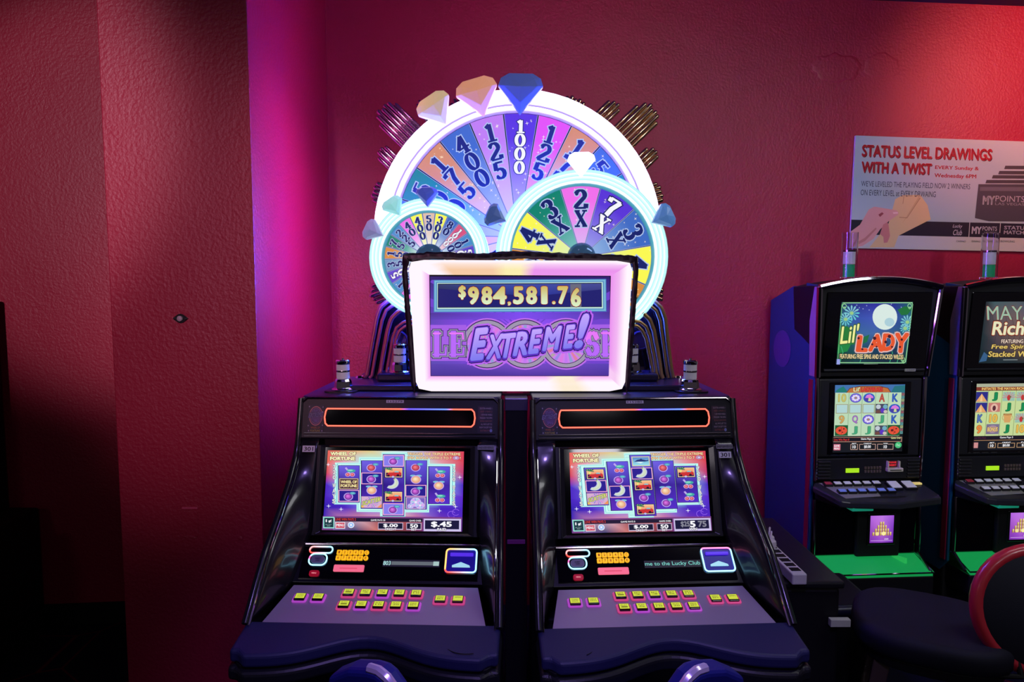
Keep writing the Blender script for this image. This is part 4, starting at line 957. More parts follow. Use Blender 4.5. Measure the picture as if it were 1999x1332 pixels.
# wheels behind the lettering
for cx_ in (730, 1040, 1375):
    A.ell(cx_, 765, 222, 215, (190, 110, 235), 40); A.ell(cx_, 765, 207, 203, (25, 10, 70), 40)
for cx_ in (730, 1040, 1375):
    A.ell(cx_, 765, 200, 196, (160, 150, 175), 40); A.ell(cx_, 765, 168, 166, (20, 10, 60), 40); A.ell(cx_, 765, 163, 161, (205, 130, 235), 40)
    for k in range(22):
        a = math.radians(k*360/22+4); c = ((225, 120, 215), (110, 150, 225), (150, 200, 110), (225, 135, 100), (90, 190, 190), (180, 120, 240))[k % 6]
        A.poly([(cx_+40*math.cos(a), 765+40*math.sin(a)), (cx_+160*math.cos(a), 765+158*math.sin(a)), (cx_+160*math.cos(a+.17), 765+158*math.sin(a+.17)), (cx_+40*math.cos(a+.17), 765+40*math.sin(a+.17))], tuple(int(v*.55+w_*.45) for v, w_ in zip(c, (215, 120, 240))))
A.rect(262, 605, 560, 905, (165, 95, 230)); A.rect(1530, 605, 1742, 905, (165, 95, 230))
SK2 = {'L': [[(.25, .95), (.25, .05)], [(.05, .95), (.48, .95)], [(.03, .05), (.85, .05), (.88, .34)]], 'E': [[(.25, .95), (.25, .05)], [(.03, .95), (.85, .95), (.88, .72)], [(.03, .05), (.88, .05), (.92, .32)], [(.25, .52), (.62, .52)], [(.62, .66), (.62, .38)]], 'S': [arcp(.5, .73, .32, .22, 15, 270, 10)+arcp(.5, .28, .34, .23, 90, -160, 12), [(.82, .95), (.82, .68)], [(.16, .05), (.16, .32)]], 'P': [[(.25, .95), (.25, .05)], [(.03, .95), (.6, .95)], [(.03, .05), (.5, .05)], arcp(.5, .71, .36, .24, 90, -90, 10)]}
for grow, c in ((21, (30, 15, 70)), (15, (150, 145, 175)), (4, (50, 20, 110)), (0, None)):
    for ch, x0, x1, y0, y1 in (('L', 290, 410, 665, 860), ('E', 425, 550, 665, 860), ('S', 1535, 1640, 665, 860), ('P', 1662, 1780, 665, 860)):
        for st in SK2[ch]:
            P = [(x0+(x1-x0)*a, y1-(y1-y0)*b) for a, b in st]
            for i in range(len(P)-1):
                dx, dy = P[i+1][0]-P[i][0], P[i+1][1]-P[i][1]; kk = abs(dy)/(math.hypot(dx, dy) or 1); w_ = (12+32*kk) if (st is SK2[ch][0] or len(st) > 6) else 16
                A.line([P[i], P[i+1]], w_+grow*1.6, c or ((232, 120, 248) if (P[i][1]+P[i+1][1])/2 < 750 else (185, 105, 250)))
LT = (('E', 592, 742, 637, 905, .0), ('X', 722, 868, 690, 893, 0), ('T', 850, 968, 680, 882, 0), ('R', 938, 1060, 668, 866, 0), ('E', 1062, 1180, 648, 850, 0), ('M', 1178, 1342, 628, 825, 0), ('E', 1348, 1450, 612, 805, 0), ('!', 1440, 1565, 522, 805, 0))
for grow, b, c, c2 in ((34, .12, (185, 100, 240), None), (18, .09, (28, 12, 85), None), (10, .07, (90, 50, 190), None), (0, .05, (195, 165, 250), (125, 120, 235))):
    for t, x0, x1, y0, y1, _ in LT: A.text(t, x0-grow, y0-grow*.8, x1+grow, y1+grow+(6 if grow else 0), c, bold=b, shear=.30, rot=-.10, col2=c2)
A.build('jackpot_picture', SCREEN, sign)

# ------------------------------------------------------------------ upright machines along the right wall
BLUE = mat('navy_blue_side_panel', (2, 66, 104), .4, 0, .5)
GRN = mat('green_lit_tray', (12, 120, 60), .4, emit=(20, 150, 75), es=.75)
def art_lady(rect):
    A = Art([(520, 632), (1098, 638), (1040, 1137), (470, 1150)], rect); A.rect(460, 625, 1110, 1155, (8, 40, 40))
    A.rgrid(465, 640, 1105, 1145, [[(20, 60, 60), (25, 30, 120), (35, 30, 150), (25, 30, 130), (20, 90, 80)], [(30, 100, 120), (45, 75, 165), (60, 80, 180), (45, 70, 160), (30, 100, 120)], [(10, 90, 60), (50, 100, 150), (60, 100, 160), (40, 90, 130), (20, 80, 90)], [(5, 70, 50), (15, 80, 90), (10, 60, 90), (10, 50, 80), (10, 60, 70)], [(5, 45, 35), (10, 50, 60), (5, 30, 50), (5, 30, 45), (5, 50, 40)]])
    A.ell(868, 758, 100, 104, (215, 232, 225), 30); A.ell(905, 800, 40, 35, (170, 205, 215)); 
    for fx, fy, r in ((600, 725, 68), (550, 775, 58), (1050, 800, 60), (1030, 850, 45)):
        for k in range(12):
            a = math.radians(k*30); A.poly([(fx, fy), (fx+r*math.cos(a-.14)*.8, fy+r*math.sin(a-.14)*.8), (fx+r*math.cos(a), fy+r*math.sin(a)), (fx+r*math.cos(a+.14)*.8, fy+r*math.sin(a+.14)*.8)], (90+k*4, 195, 205))
        A.ell(fx, fy, 16, 14, (150, 200, 130))
    A.poly([(970, 700), (1030, 672), (1090, 690), (1050, 740), (1000, 745)], (20, 110, 50)); A.poly([(480, 850), (560, 830), (640, 900), (640, 980), (480, 990)], (30, 120, 45)); A.poly([(470, 990), (600, 960), (560, 1040), (465, 1060)], (20, 130, 60)); A.poly([(600, 960), (740, 900), (720, 960), (640, 1000)], (20, 110, 60))
    for x, y in ((690, 690), (720, 665), (660, 680), (1000, 680), (740, 700), (640, 660), (920, 655)): A.star(x, y, 7, (200, 210, 250))
    for x in (500, 660, 900, 960): A.line([(x, 1130), (x+25, 1050), (x+10, 1000)], 5, (60, 170, 120))
    A.line([(530, 640), (1088, 645), (1095, 660), (1030, 1120), (1015, 1130), (480, 1135)], 7, (150, 215, 150)); A.line([(480, 1135), (520, 660), (530, 640)], 5, (110, 190, 120))
    for cx_, cy_ in ((540, 665), (1068, 670), (1008, 1100)): A.ring(cx_, cy_, 18, 18, 5, (150, 215, 150)); A.ring(cx_, cy_+16, 10, 10, 4, (150, 215, 150))
    A.otext("Lil'", 500, 830, 660, 980, (235, 235, 150), (50, 90, 40), .05, bold=.02, shear=.2, rot=-.12)
    for g, b, c in ((14, .12, (90, 90, 110)), (9, .10, (220, 190, 190)), (0, .07, (225, 85, 45))):
        for t, x0, x1, y0, y1 in (('L', 625, 725, 905, 1045), ('A', 725, 850, 895, 1040), ('D', 835, 945, 890, 1035), ('Y', 945, 1065, 885, 1050)): A.text(t, x0-g, y0-g, x1+g, y1+g, c, bold=b, shear=.15)
    for x, y, r in ((650, 930, 10), (680, 1020, 9), (780, 930, 14), (760, 980, 9), (795, 1000, 8), (870, 960, 12), (900, 915, 14), (920, 1000, 8), (1000, 940, 10), (985, 1000, 9)): A.ell(x, y, r, r, (60, 15, 30), 10)
    A.otext('FEATURING FREE SPINS AND STACKED WILDS!', 498, 1062, 1010, 1100, (250, 225, 165), (60, 50, 20), .1, bold=.02)
    A.rect(470, 1105, 498, 1150, (150, 160, 230)); A.rect(690, 1141, 805, 1147, (130, 160, 140))
    return A
def art_lady_game(rect):
    A = Art([(318, 65), (1180, 60), (1185, 880), (312, 890)], rect); A.rect(300, 50, 1200, 900, (8, 14, 20))
    A.rect(312, 60, 1185, 160, (60, 110, 170)); A.poly([(320, 150), (360, 110), (420, 80), (480, 155)], (20, 120, 110)); A.poly([(1010, 155), (1050, 80), (1180, 70), (1180, 155)], (30, 110, 120)); A.poly([(460, 158), (500, 105), (620, 82), (860, 80), (970, 105), (1005, 155)], (190, 110, 50)); A.line([(460, 158), (500, 105), (620, 82), (860, 80), (970, 105), (1005, 155)], 8, (110, 50, 20))
    A.otext("Lil'", 545, 92, 625, 145, (245, 245, 190), (60, 40, 10), .06, bold=.02); A.otext('LADYBUGS', 640, 95, 905, 145, (220, 60, 50), (90, 20, 30), .08, bold=.05)
    A.rect(322, 158, 1140, 688, (185, 215, 180))
    for x in (492, 656, 821, 980): A.rect(x-2, 158, x+2, 688, (90, 130, 90))
    A.rect(1140, 158, 1182, 665, (60, 90, 90))
    for k in range(14): A.rect(1144, 165+k*36, 1178, 195+k*36, ((150, 90, 100), (90, 150, 150), (160, 170, 120))[k % 3]); A.rect(1150, 175+k*36, 1172, 180+k*36, (40, 40, 60))
    xs = (408, 574, 738, 898, 1060); ys = (222, 355, 485, 618)
    def sym(x, y, s):
        if s == 'fl':
            A.ell(x, y, 72, 58, (60, 70, 180)); A.ell(x, y, 64, 51, (120, 100, 215))
            for k in range(8): a = math.radians(k*45+10); A.ell(x+36*math.cos(a), y+28*math.sin(a), 16, 13, (225, 215, 240), 10)
            A.ell(x, y, 14, 12, (170, 140, 80))
        elif s == 'mu': A.ell(x, y, 72, 58, (35, 90, 190)); A.ell(x, y+10, 58, 40, (70, 60, 160)); A.poly([(x-50, y), (x-30, y-35), (x+10, y-45), (x+48, y-20), (x+55, y+2)], (215, 120, 215)); A.poly([(x-5, y), (x+20, y), (x+28, y+40), (x-10, y+40)], (200, 215, 150))
        elif s == 'lb': A.rect(x-80, y-65, x+80, y+65, (20, 90, 50)); A.ell(x, y, 72, 52, (225, 80, 50)); A.ell(x-20, y, 16, 15, (80, 15, 20)); A.ell(x+30, y-20, 10, 9, (80, 15, 20)); A.ell(x+15, y+22, 8, 8, (80, 15, 20)); A.line([(x, y-50), (x, y+50)], 4, (150, 30, 30))
        elif s == 'wi': A.rect(x-75, y-60, x+75, y+58, (70, 70, 90)); A.ell(x-40, y-25, 30, 28, (190, 200, 210)); A.ell(x+45, y-25, 28, 28, (110, 170, 190)); A.ell(x+15, y+20, 28, 30, (90, 50, 190)); A.ell(x-40, y+35, 32, 20, (110, 70, 60)); A.ell(x+50, y+35, 24, 20, (200, 190, 180))
        elif s == 'bl': A.frame(x-74, y-58, x+74, y+55, 6, (150, 125, 95)); A.rect(x-66, y-50, x+66, y+48, (175, 210, 210))
        else:
            c = {'10': (200, 190, 100), 'A': (190, 70, 60), 'K': (50, 90, 190), '9': (205, 160, 90), 'Q': (160, 110, 190), 'J': (70, 165, 120)}[s]
            A.otext(s, x-(48 if s == '10' else 34), y-50, x+(48 if s == '10' else 34), y+48, c, tuple(v*.6 for v in c), .03, bold=.03)
    for r, row in enumerate((('10', 'fl', 'mu', 'A', 'K'), ('bl', 'bl', 'bl', 'wi', 'mu'), ('9', 'Q', 'fl', 'J', 'K'), ('lb', 'J', 'J', 'wi', 'lb'))):
        for c, s in enumerate(row): sym(xs[c], ys[r], s)
    A.rect(312, 700, 1170, 760, (175, 130, 110)); A.rect(312, 706, 1160, 752, (14, 12, 22)); A.text('Line Win Pays 8', 320, 718, 508, 750, (225, 50, 45), bold=.02); A.text('Game Pays 10', 655, 710, 822, 740, WHT, bold=.02); A.text('Game Over', 1030, 698, 1155, 724, (220, 225, 150), bold=.02)
    A.rect(318, 785, 402, 860, (205, 110, 130)); A.text('GAME', 322, 795, 390, 818, WHT, bold=.02); A.text('MENU', 322, 828, 390, 850, WHT, bold=.02)
    for x0, x1, t, l in ((528, 618, '10', 'BET'), (638, 842, '$0.00', 'CREDIT'), (862, 1065, '10', 'WIN')):
        m = (x0+x1)/2; A.frame(x0, 785, x1, 855, 6, (205, 165, 150)); w_ = 20 if t == '10' else 42; A.text(t, m-w_, 800, m+w_, 840, WHT, bold=.03); w_ = 28 if len(l) < 4 else 50; A.rect(m-w_-4, 770, m+w_+4, 792, (8, 14, 20)); A.text(l, m-w_, 772, m+w_, 788, WHT, bold=.02)
    A.ell(1125, 800, 42, 38, (70, 190, 120)); A.text('1c', 1108, 784, 1145, 812, (220, 245, 225), bold=.02)
    return A
def art_mayan(rect):
    A = Art([(490, 625), (1065, 625), (975, 1160), (405, 1160)], rect); A.rgrid(390, 620, 1080, 1170, [[(20, 30, 35), (60, 85, 90), (75, 85, 90), (60, 70, 80), (20, 30, 35)], [(25, 40, 45), (90, 80, 85), (105, 85, 85), (90, 80, 110), (25, 40, 45)], [(20, 40, 45), (85, 70, 75), (110, 85, 80), (100, 85, 75), (30, 40, 40)], [(15, 35, 40), (60, 55, 65), (90, 70, 65), (70, 60, 60), (20, 30, 35)], [(10, 25, 30), (20, 40, 45), (25, 40, 45), (20, 35, 40), (10, 20, 25)]])
    for k in range(10): A.line([(480+k*55, 700+((k*37) % 90)), (510+k*52, 860+((k*53) % 80)), (490+k*50, 1000)], 3, (60, 45, 50))
    A.poly([(455, 1060), (485, 1090), (470, 1140), (410, 1150)], (50, 90, 130))
    for g, b, c in ((7, .03, (70, 40, 40)), (3, .008, (200, 120, 110)), (0, 0, (150, 185, 160))): A.text('MAYAN', 495-g, 665-g, 990+g, 780+g, c, bold=b)
    for g, b, c in ((9, .07, (60, 30, 25)), (4, .05, (200, 90, 60)), (0, .03, (225, 225, 185))): A.text('Riches', 525-g, 795-g, 935+g, 915+g, c, bold=b, shear=.2)
    A.otext('FEATURING', 600, 952, 785, 985, (240, 215, 195), (40, 30, 30), .1, bold=.02, shear=.1); A.otext('Free Spins &', 515, 995, 900, 1045, (220, 190, 100), (60, 40, 20), .08, bold=.03, shear=.2); A.otext('Stacked Wilds', 485, 1055, 905, 1105, (220, 190, 100), (60, 40, 20), .08, bold=.03, shear=.2); A.rect(610, 1128, 730, 1134, (140, 150, 150))
    return A
def art_mayan_game(rect):
    A = Art([(315, 118), (955, 118), (965, 722), (335, 722)], rect); A.rect(300, 110, 980, 730, (10, 14, 24)); A.rect(314, 118, 958, 150, (170, 175, 150)); A.rect(316, 148, 958, 180, (130, 50, 35)); A.otext('INITIATES THE MAYAN RICHES FREE SPINS', 366, 152, 950, 176, (245, 205, 120), (120, 40, 20), .1, bold=.03)
    A.rect(316, 182, 958, 592, (195, 215, 150)); xs = (370, 495, 625, 755, 885); ys = (235, 332, 432, 530)
    for x in (432, 562, 692, 822): A.rect(x-2, 182, x+2, 592, (120, 140, 90))
    def sym(x, y, s):
        if s == 'py': A.rect(x-54, y-44, x+58, y+46, (40, 40, 130)); A.poly([(x, y-28), (x+54, y+44), (x-50, y+44)], (225, 165, 105)); A.poly([(x, y-28), (x+12, y+44), (x-14, y+44)], (240, 195, 140))
        elif s == 'bd': A.rect(x-56, y-42, x+56, y+42, (150, 190, 170)); [A.line([(x, y+10), (x+60*math.cos(math.radians(a)), y+10+50*math.sin(math.radians(a)))], 7, (195, 130, 140)) for a in range(180, 361, 25)]; A.ell(x, y+12, 16, 26, (190, 50, 50)); A.ell(x+14, y+4, 8, 8, (90, 110, 60))
        elif s == 'mk': A.rect(x-56, y-42, x+56, y+42, (195, 120, 110)); A.ell(x, y+4, 34, 38, (225, 180, 160)); A.ell(x, y+8, 16, 24, (90, 40, 50))
        elif s == 'po': A.poly([(x-38, y-42), (x+38, y-42), (x+28, y+40), (x-26, y+40)], (215, 160, 95)); A.rect(x-40, y-42, x+40, y-26, (160, 110, 60)); A.ring(x, y-5, 50, 34, 6, (200, 160, 100))
        elif s == 'bo': A.rect(x-60, y-46, x+60, y+46, (120, 110, 140)); A.ell(x, y, 50, 34, (170, 140, 160)); A.otext('BONUS', x-48, y-18, x+48, y+22, (235, 205, 130), (110, 60, 40), .08, bold=.04)
        else:
            c = {'J': (25, 135, 80), 'K': (80, 110, 175), '10': (225, 180, 80), '9': (225, 130, 60)}[s]; A.otext(s, x-(38 if s == '10' else 24), y-38, x+(38 if s == '10' else 24), y+38, c, tuple(v*.55 for v in c), .04, bold=.06)
    for r, row in enumerate((('py', 'J', 'bd', 'bd', 'K'), ('py', 'mk', 'J', 'J', '9'), ('K', '10', 'po', 'bd', 'J'), ('9', 'bo', 'J', '10', 'py'))):
        for c, s in enumerate(row): sym(xs[c], ys[r], s)
    A.rect(316, 594, 960, 624, (18, 12, 26)); A.text('Line Win Pays', 325, 602, 440, 618, (110, 35, 75)); A.text('Game Pays 5', 570, 598, 692, 620, WHT, bold=.02); A.rect(316, 628, 960, 634, (160, 120, 85)); A.rect(328, 650, 372, 700, (205, 140, 140))
    for x0, x1, t, l in ((466, 536, '10', 'BET'), (554, 714, '$0.00', 'CREDIT'), (732, 892, '$2.50', 'PAID')):
        m = (x0+x1)/2; A.frame(x0, 658, x1, 702, 5, (190, 150, 110)); w_ = 15 if t == '10' else 33; A.text(t, m-w_, 668, m+w_, 694, WHT, bold=.03); w_ = 22 if len(l) < 4 else 40; A.rect(m-w_-3, 646, m+w_+3, 662, (10, 14, 24)); A.text(l, m-w_, 648, m+w_, 660, WHT, bold=.02)
    return A
def upright(X, Y, rz, kind, label):
    M_ = empty('slot_machine', (X, Y, 0), rz, label, 'slot machine', 'upright slot machines along the right wall')
    HB, HT = .250, .272
    MB().box((-.25, .03, 0), (.25, .43, .33)).build('stand', MATTE, M_, bevel=.01)
    side = [(0.0, .36), (.0, 1.21), (-.035, 1.60), (.10, 1.615), (.10, 1.60), (.22, 1.60), (.45, 1.53), (.45, .30), (.05, .30)]
    for sx in (-1, 1):
        MB().prism(side, 0, sx*HB-.006, sx*HB+.006).build('side_panel', BLUE if sx < 0 else MATTE, M_, bevel=.002)
    MB().lathe([(.088, 0), (.088, -.003), (.0001, -.004)], 40, (-HB-.0055, .31, 1.30), 0).build('side_disc', mat('violet_grey_disc', (70, 66, 130), .3, 0, .5), M_, smooth=True)
    MB().box((-HB-.010, .012, .36), (-HB-.004, .042, 1.19)).build('side_stripe', mat('dark_red_stripe', (125, 14, 52), .4), M_)
    MB().box((-.24, .04, .33), (.24, .44, 1.19)).build('cabinet_body', MATTE, M_, bevel=.004)
    # top box, leaning slightly forward and widening upwards
    fr = lambda z: (-.035*(z-1.205)/.395, HB+(HT-HB)*(z-1.205)/.395)
    zz = [1.205, 1.30, 1.40, 1.50, 1.595]
    arc = [(-HT+2*HT*k/12, 1.600+.034*(1-((k-6)/6)**2)) for k in range(13)]
    outl = [(-HB, 1.205), (HB, 1.205)]+arc[::-1]
    tb = MB(); n = len(outl); F = [(x, fr(z)[0], z) for x, z in outl]; B_ = [(x*.98, .20, z-.004) for x, z in outl]
    tb.add(F+B_, [tuple(range(n)), tuple(range(n, 2*n))]+[(i, (i+1) % n, n+(i+1) % n, n+i) for i in range(n)]).build('top_box', MATTE, M_, bevel=.003)
    tr = MB(); tr.tube([(x, fr(z)[0]-.012, z-.004) for x, z in arc], .013, 8); tr.build('chrome_arch', CHROME, M_, smooth=True)
    for sx in (-1, 1):
        P = [(sx*(fr(z)[1]+.000), fr(z)[0]-.012, z) for z in zz]
        MB().tube(P, .0085 if sx > 0 else .013, 8).build('chrome_upright', CHROME, M_, smooth=True)
        if sx < 0:
            vs = [(-HB-.008, .045, 1.205), (-HB-.008, -.004, 1.205), (-HT-.004, -.040, 1.597), (-HB-.014, .055, 1.600)]
            MB().add(vs+[(x+.012, y, z) for x, y, z in vs], [(0, 1, 2, 3), (7, 6, 5, 4), (0, 1, 5, 4), (1, 2, 6, 5), (2, 3, 7, 6), (3, 0, 4, 7)]).build('chrome_side_wing', mat('brushed_violet_chrome', (170, 165, 205), .4, .6), M_, bevel=.002)
        MB().tube([(sx*.247, -.006, 1.20), (sx*.245, -.008, .95), (sx*.240, -.008, .742)], .008, 8).build('chrome_upright', CHROME, M_, smooth=True)
        MB().tube([(sx*.243, -.01, .66), (sx*.243, -.02, .50), (sx*.243, -.02, .41), (sx*.245, -.10, .355)], .007, 8).build('chrome_upright', DCHROME, M_, smooth=True)
    mtx, L = plane_parent('', None, (fr(1.225)[0]-.002, 1.225), (fr(1.575)[0]-.002, 1.575))
    g = MB().box((-.232, -.006, 0), (.240, 0, L)).build('top_glass', GLASS, M_, bevel=.003); put(g, mtx)
    dx = -.008
    A = (art_lady if kind == 'lady' else art_mayan)((-.160+dx, .036, .160+dx, L-.042)); A.y = -.007; 
    for v in A.mb.v: v.y -= .0065
    A.build('top_picture', SCREEN, g)
    MB().tube([(-.225, -.010, .010), (.232, -.010, .010)], .006, 8).build('roll_bar', SATIN, g, smooth=True)
    A = Art([(0, 0), (60, 0), (60, 10), (0, 10)], (.14, .004, .19, .016), base=-.0165); A.rect(0, 0, 60, 10, (150, 150, 150)); A.text('115204' if kind == 'lady' else '115206', 5, 2, 55, 8, (30, 30, 30), bold=.02); A.build('serial_sticker', PRINT, g)
    # screen recess
    MB().box((-.235, -.004, .846), (.235, .02, 1.195)).build('screen_surround', SATIN, M_, bevel=.006)
    MB().box((-.19, -.006, .855), (.185, 0, 1.18)).build('screen_glass', GLASS, M_, bevel=.003)
    A = (art_lady_game if kind == 'lady' else art_mayan_game)((-.165, .868, .155, 1.168)); 
    for v in A.mb.v: v.y -= .0065
    A.build('screen_picture', SCREEN, M_)
    # speaker and key panel
    MB().box((-.235, -.012, .745), (.235, .02, .842)).build('key_panel', SATIN, M_, bevel=.004)
    for sx in (-1, 1):
        for k in range(6): MB().box((sx*.205-.028, -.020, .752+k*.0145), (sx*.205+.028, -.010, .759+k*.0145)).build('speaker_louvre', mat('louvre_black', (34, 34, 38), .35), M_, bevel=.002)
    lc = MB().box((-.105, -.016, .778), (-.045, -.010, .797)).build('lime_display', mat('lime_lcd', (150, 205, 30), .5, emit=(158, 215, 25), es=.85), M_)
    for r in range(2):
        for c in range(6): MB().box((-.020+c*.0135, -.016, .776+r*.016), (-.010+c*.0135, -.011, .788+r*.016)).build('key', mat('grey_brown_key', (84, 72, 68), .5), M_, bevel=.001)
    cr = MB().box((.078, -.030, .782), (.150, -.008, .798)).build('card_reader', mat('bone_reader_plastic', (190, 185, 172), .45), M_, bevel=.002)
    MB().box((.088, -.032, .788), (.140, -.029, .791)).build('card_slot', MATTE, cr)
    for x0, x1 in ((.080, .086), (.132, .138)): MB().box((x0, -.026, .798), (x1, -.010, .828)).build('reader_arm', mat('bone_reader_plastic'), cr, bevel=.001)
    A = Art([(0, 0), (46, 0), (46, 26), (0, 26)], (.087, .800, .131, .828), base=-.014); A.rect(0, 0, 46, 26, (50, 10, 14)); A.text('PLEASE', 5, 3, 41, 10, (235, 40, 50), bold=.04); A.text('INSERT', 5, 14, 41, 22, (235, 40, 50), bold=.04); A.build('reader_led', SCREEN, cr)
    # deck
    dk = [(-.238, 0), (.238, 0), (.262, -.11), (.255, -.135), (.05, -.165), (-.16, -.150), (-.195, -.14), (-.262, -.03)]
    mb = MB(); mb.prism(dk, 2, -.03, 0)
    for v in mb.v: v.z += .735+v.y*.30
    mb.build('button_deck', mat('marbled_black_deck', (40, 42, 48), .25, 0, .5, bump=(14, .3, .01)), M_, bevel=.006)
    dz2 = lambda y: .735+y*.30
    mb = MB(); mb.prism([(-.225, -.010), (.02, -.010), (-.005, -.115), (-.165, -.125)], 2, .0003, .0013)
    for v in mb.v: v.z += dz2(v.y)
    mb.build('deck_inlay', mat('sage_printed_inlay', (128, 132, 122), .4), M_)
    rt = Matrix.Rotation(math.atan(.30), 4, 'X')
    for r, yy in ((0, -.030), (1, -.085)):
        for c in range(6):
            xx = -.195+c*.044+(.034 if r else 0)
            m_ = mat('white_lit_key', (175, 178, 182), .4, emit=(180, 185, 195), es=.25) if not (r == 0 and c == 0) else mat('red_deck_key', (170, 60, 70), .4)
            if r == 1 and kind == 'lady': m_ = mat('blue_tinted_key', (110, 135, 195), .4, emit=(110, 135, 200), es=.2)
            b = MB().box((-.019, -.013, .001), (.019, .013, .012)).build('deck_button', BLACK, M_, bevel=.002); put(b, Matrix.Translation((xx, yy, dz2(yy))) @ rt)
            MB().box((-.015, -.010, .012), (.015, .010, .015)).build('button_cap', m_, b, bevel=.001)
    for c in range(2):
        b = MB().box((-.027, -.030, .001), (.027, .030, .012)).build('deck_button', BLACK, M_, bevel=.003); put(b, Matrix.Translation((.095+c*.066, -.050, dz2(-.05))) @ rt)
        MB().box((-.022, -.025, .012), (.022, .025, .016)).build('button_cap', mat('white_lit_key'), b, bevel=.002)
    MB().box((.190, -.040, dz2(-.04)+.002), (.232, -.022, dz2(-.03)+.006)).build('amber_slot_light', mat('pale_amber_light', (225, 205, 120), .4, emit=(225, 205, 120), es=.5), M_)
    MB().prism([(-.24, 0), (.24, 0), (.255, -.11), (.05, -.135), (-.19, -.12)], 2, .655, .70).build('under_deck', MATTE, M_, bevel=.01)
    MB().box((-.150, -.150, .648), (-.055, -.095, .672)).build('coin_light', mat('teal_glass_light', (20, 130, 105), .15, emit=(30, 150, 120), es=.45), M_, bevel=.004)
    # lower door
    MB().box((-.235, -.01, .40), (.235, .05, .66)).build('lower_door', GLASS, M_, bevel=.006)
    MB().box((-.055, -.035, .40), (.145, -.01, .655)).build('bill_unit', MATTE, M_, bevel=.008)
    x0 = .0
    MB().box((x0-.010, -.042, .455), (x0+.118, -.034, .600)).build('bill_bezel', BLACK, M_, bevel=.004)
    A = Art([(0, 0), (260, 0), (260, 270), (0, 270)], (x0, .467, x0+.108, .590), base=-.0425); A.rgrid(0, 0, 260, 270, [[(180, 100, 225), (190, 120, 230), (160, 80, 215)], [(150, 75, 190), (190, 110, 210), (120, 50, 190)], [(120, 40, 170), (150, 70, 200), (100, 30, 170)]])
    for r in range(4):
        nn = 2+r*2-(0 if r < 3 else 0)
        for c in range(nn):
            xx = 130+(c-(nn-1)/2)*27; A.rect(xx-11, 62+r*34, xx+11, 96+r*34, (240, 225, 140), (190, 140, 60)); A.rect(xx-11, 62+r*34, xx-5, 96+r*34, (110, 60, 40))
    A.ell(80, 180, 18, 18, (240, 225, 150)); A.ell(150, 178, 22, 20, (250, 240, 160)); A.text('CASH', 160, 225, 205, 240, (235, 225, 240), bold=.03); A.rect(10, 246, 250, 250, (220, 180, 240)); A.build('bill_picture', SCREEN, M_)
    # green tray
    mb = MB(); mb.add([(-.235, .0, .402), (.235, .0, .402), (.248, -.115, .352), (-.232, -.115, .352), (-.235, .0, .395), (.235, 0, .395), (.248, -.115, .340), (-.232, -.115, .340)], [(0, 1, 2, 3), (7, 6, 5, 4), (0, 4, 5, 1), (1, 5, 6, 2), (2, 6, 7, 3), (3, 7, 4, 0)]).build('belly_tray', GRN, M_)
    MB().box((-.238, -.118, .25), (.252, .04, .342)).build('tray_front', BLACK, M_, bevel=.006)
    MB().tube([(-.24, 0, .404), (-.236, -.118, .356), (.252, -.118, .356), (.24, 0, .404)], .004, 6).build('chrome_tray_trim', CHROME, M_, smooth=True)
    MB().prism([(.12, -.02), (.155, -.06), (.165, -.06), (.140, -.02)], 2, .36, .40).build('tray_fin', mat('green_lit_fin', (40, 190, 90), .3, emit=(50, 200, 100), es=.5), M_)
    # clear tower light
    cx_, cy_ = -.085, .06
    t = MB().lathe([(.034, 1.632), (.034, 1.835), (.0315, 1.835), (.0315, 1.640), (.0001, 1.640), ], 28, (cx_, cy_, 0)).build('tower_light_shape', mat('clear_acrylic', (235, 235, 245), .03, 0, .5, trans=1, ior=1.3), M_, smooth=True)
    MB().lathe([(.024, 1.640), (.024, 1.695), (.0001, 1.695)], 24, (cx_, cy_, 0)).build('green_lens', mat('green_lens', (30, 130, 85), .25, 0, .5, emit=(30, 130, 80), es=.35), t, smooth=True)
    MB().lathe([(.025, 1.697), (.025, 1.752), (.0001, 1.752)], 24, (cx_, cy_, 0)).build('frosted_lens', mat('frosted_lens'), t, smooth=True)
    MB().lathe([(.0265, 1.750), (.0265, 1.758), (.02, 1.758)], 24, (cx_, cy_, 0)).build('lens_cap', DCHROME, t, smooth=True)
    return M_
upright(1.578, 2.98, math.radians(4), 'lady', "upright slot machine showing LIL' LADY ladybug art beside the dark gap, with clear tower light")
upright(2.225, 3.02, math.radians(4), 'mayan', 'upright slot machine showing MAYAN RICHES art, cut off at the right photo edge')

# ------------------------------------------------------------------ poster on the wall
px_, pz_ = wp(1667, 266); qx, qz = wp(1667, 485); PH = pz_-qz; PW = 1.36
PO = empty('promotional_poster', (px_, wy(px_)-.004, pz_), math.atan(WSL), 'white promotional poster reading STATUS LEVEL DRAWINGS WITH A TWIST on the red wall', 'poster')
tilt = Matrix.Rotation(math.radians(.8), 4, 'Y')
bd = MB().box((0, -.012, -PH), (PW, 0, 0)).build('foam_board', mat('white_foam_board', (205, 205, 225), .5), PO); put(bd, tilt)
k5 = PW/(PH)*1175/5.33   # px width of the full poster relative to its height
A = Art([(142, 80), (142+1175*PW/PH, 80), (142+1175*PW/PH, 1255), (142, 1255)], (0, -PH, PW, 0), base=-.0122)
def py_(x, y): return y-(x-142)*.031   # undo the slope seen in the photograph
XR = 142+1175*PW/PH
G1, G2 = (146, 170, 166), (168, 186, 176)
A.rect(142, 80, XR, 1255, (160, 176, 172)); A.rgrid(142, 80, XR, 960, [[G1, G1, G2, G1], [G1, (158, 168, 168), G1, G2], [G2, G1, G1, G1]])
A.rect(142, 955, XR, 1110, (22, 24, 38)); A.rect(142, 1110, XR, 1255, (178, 180, 170))
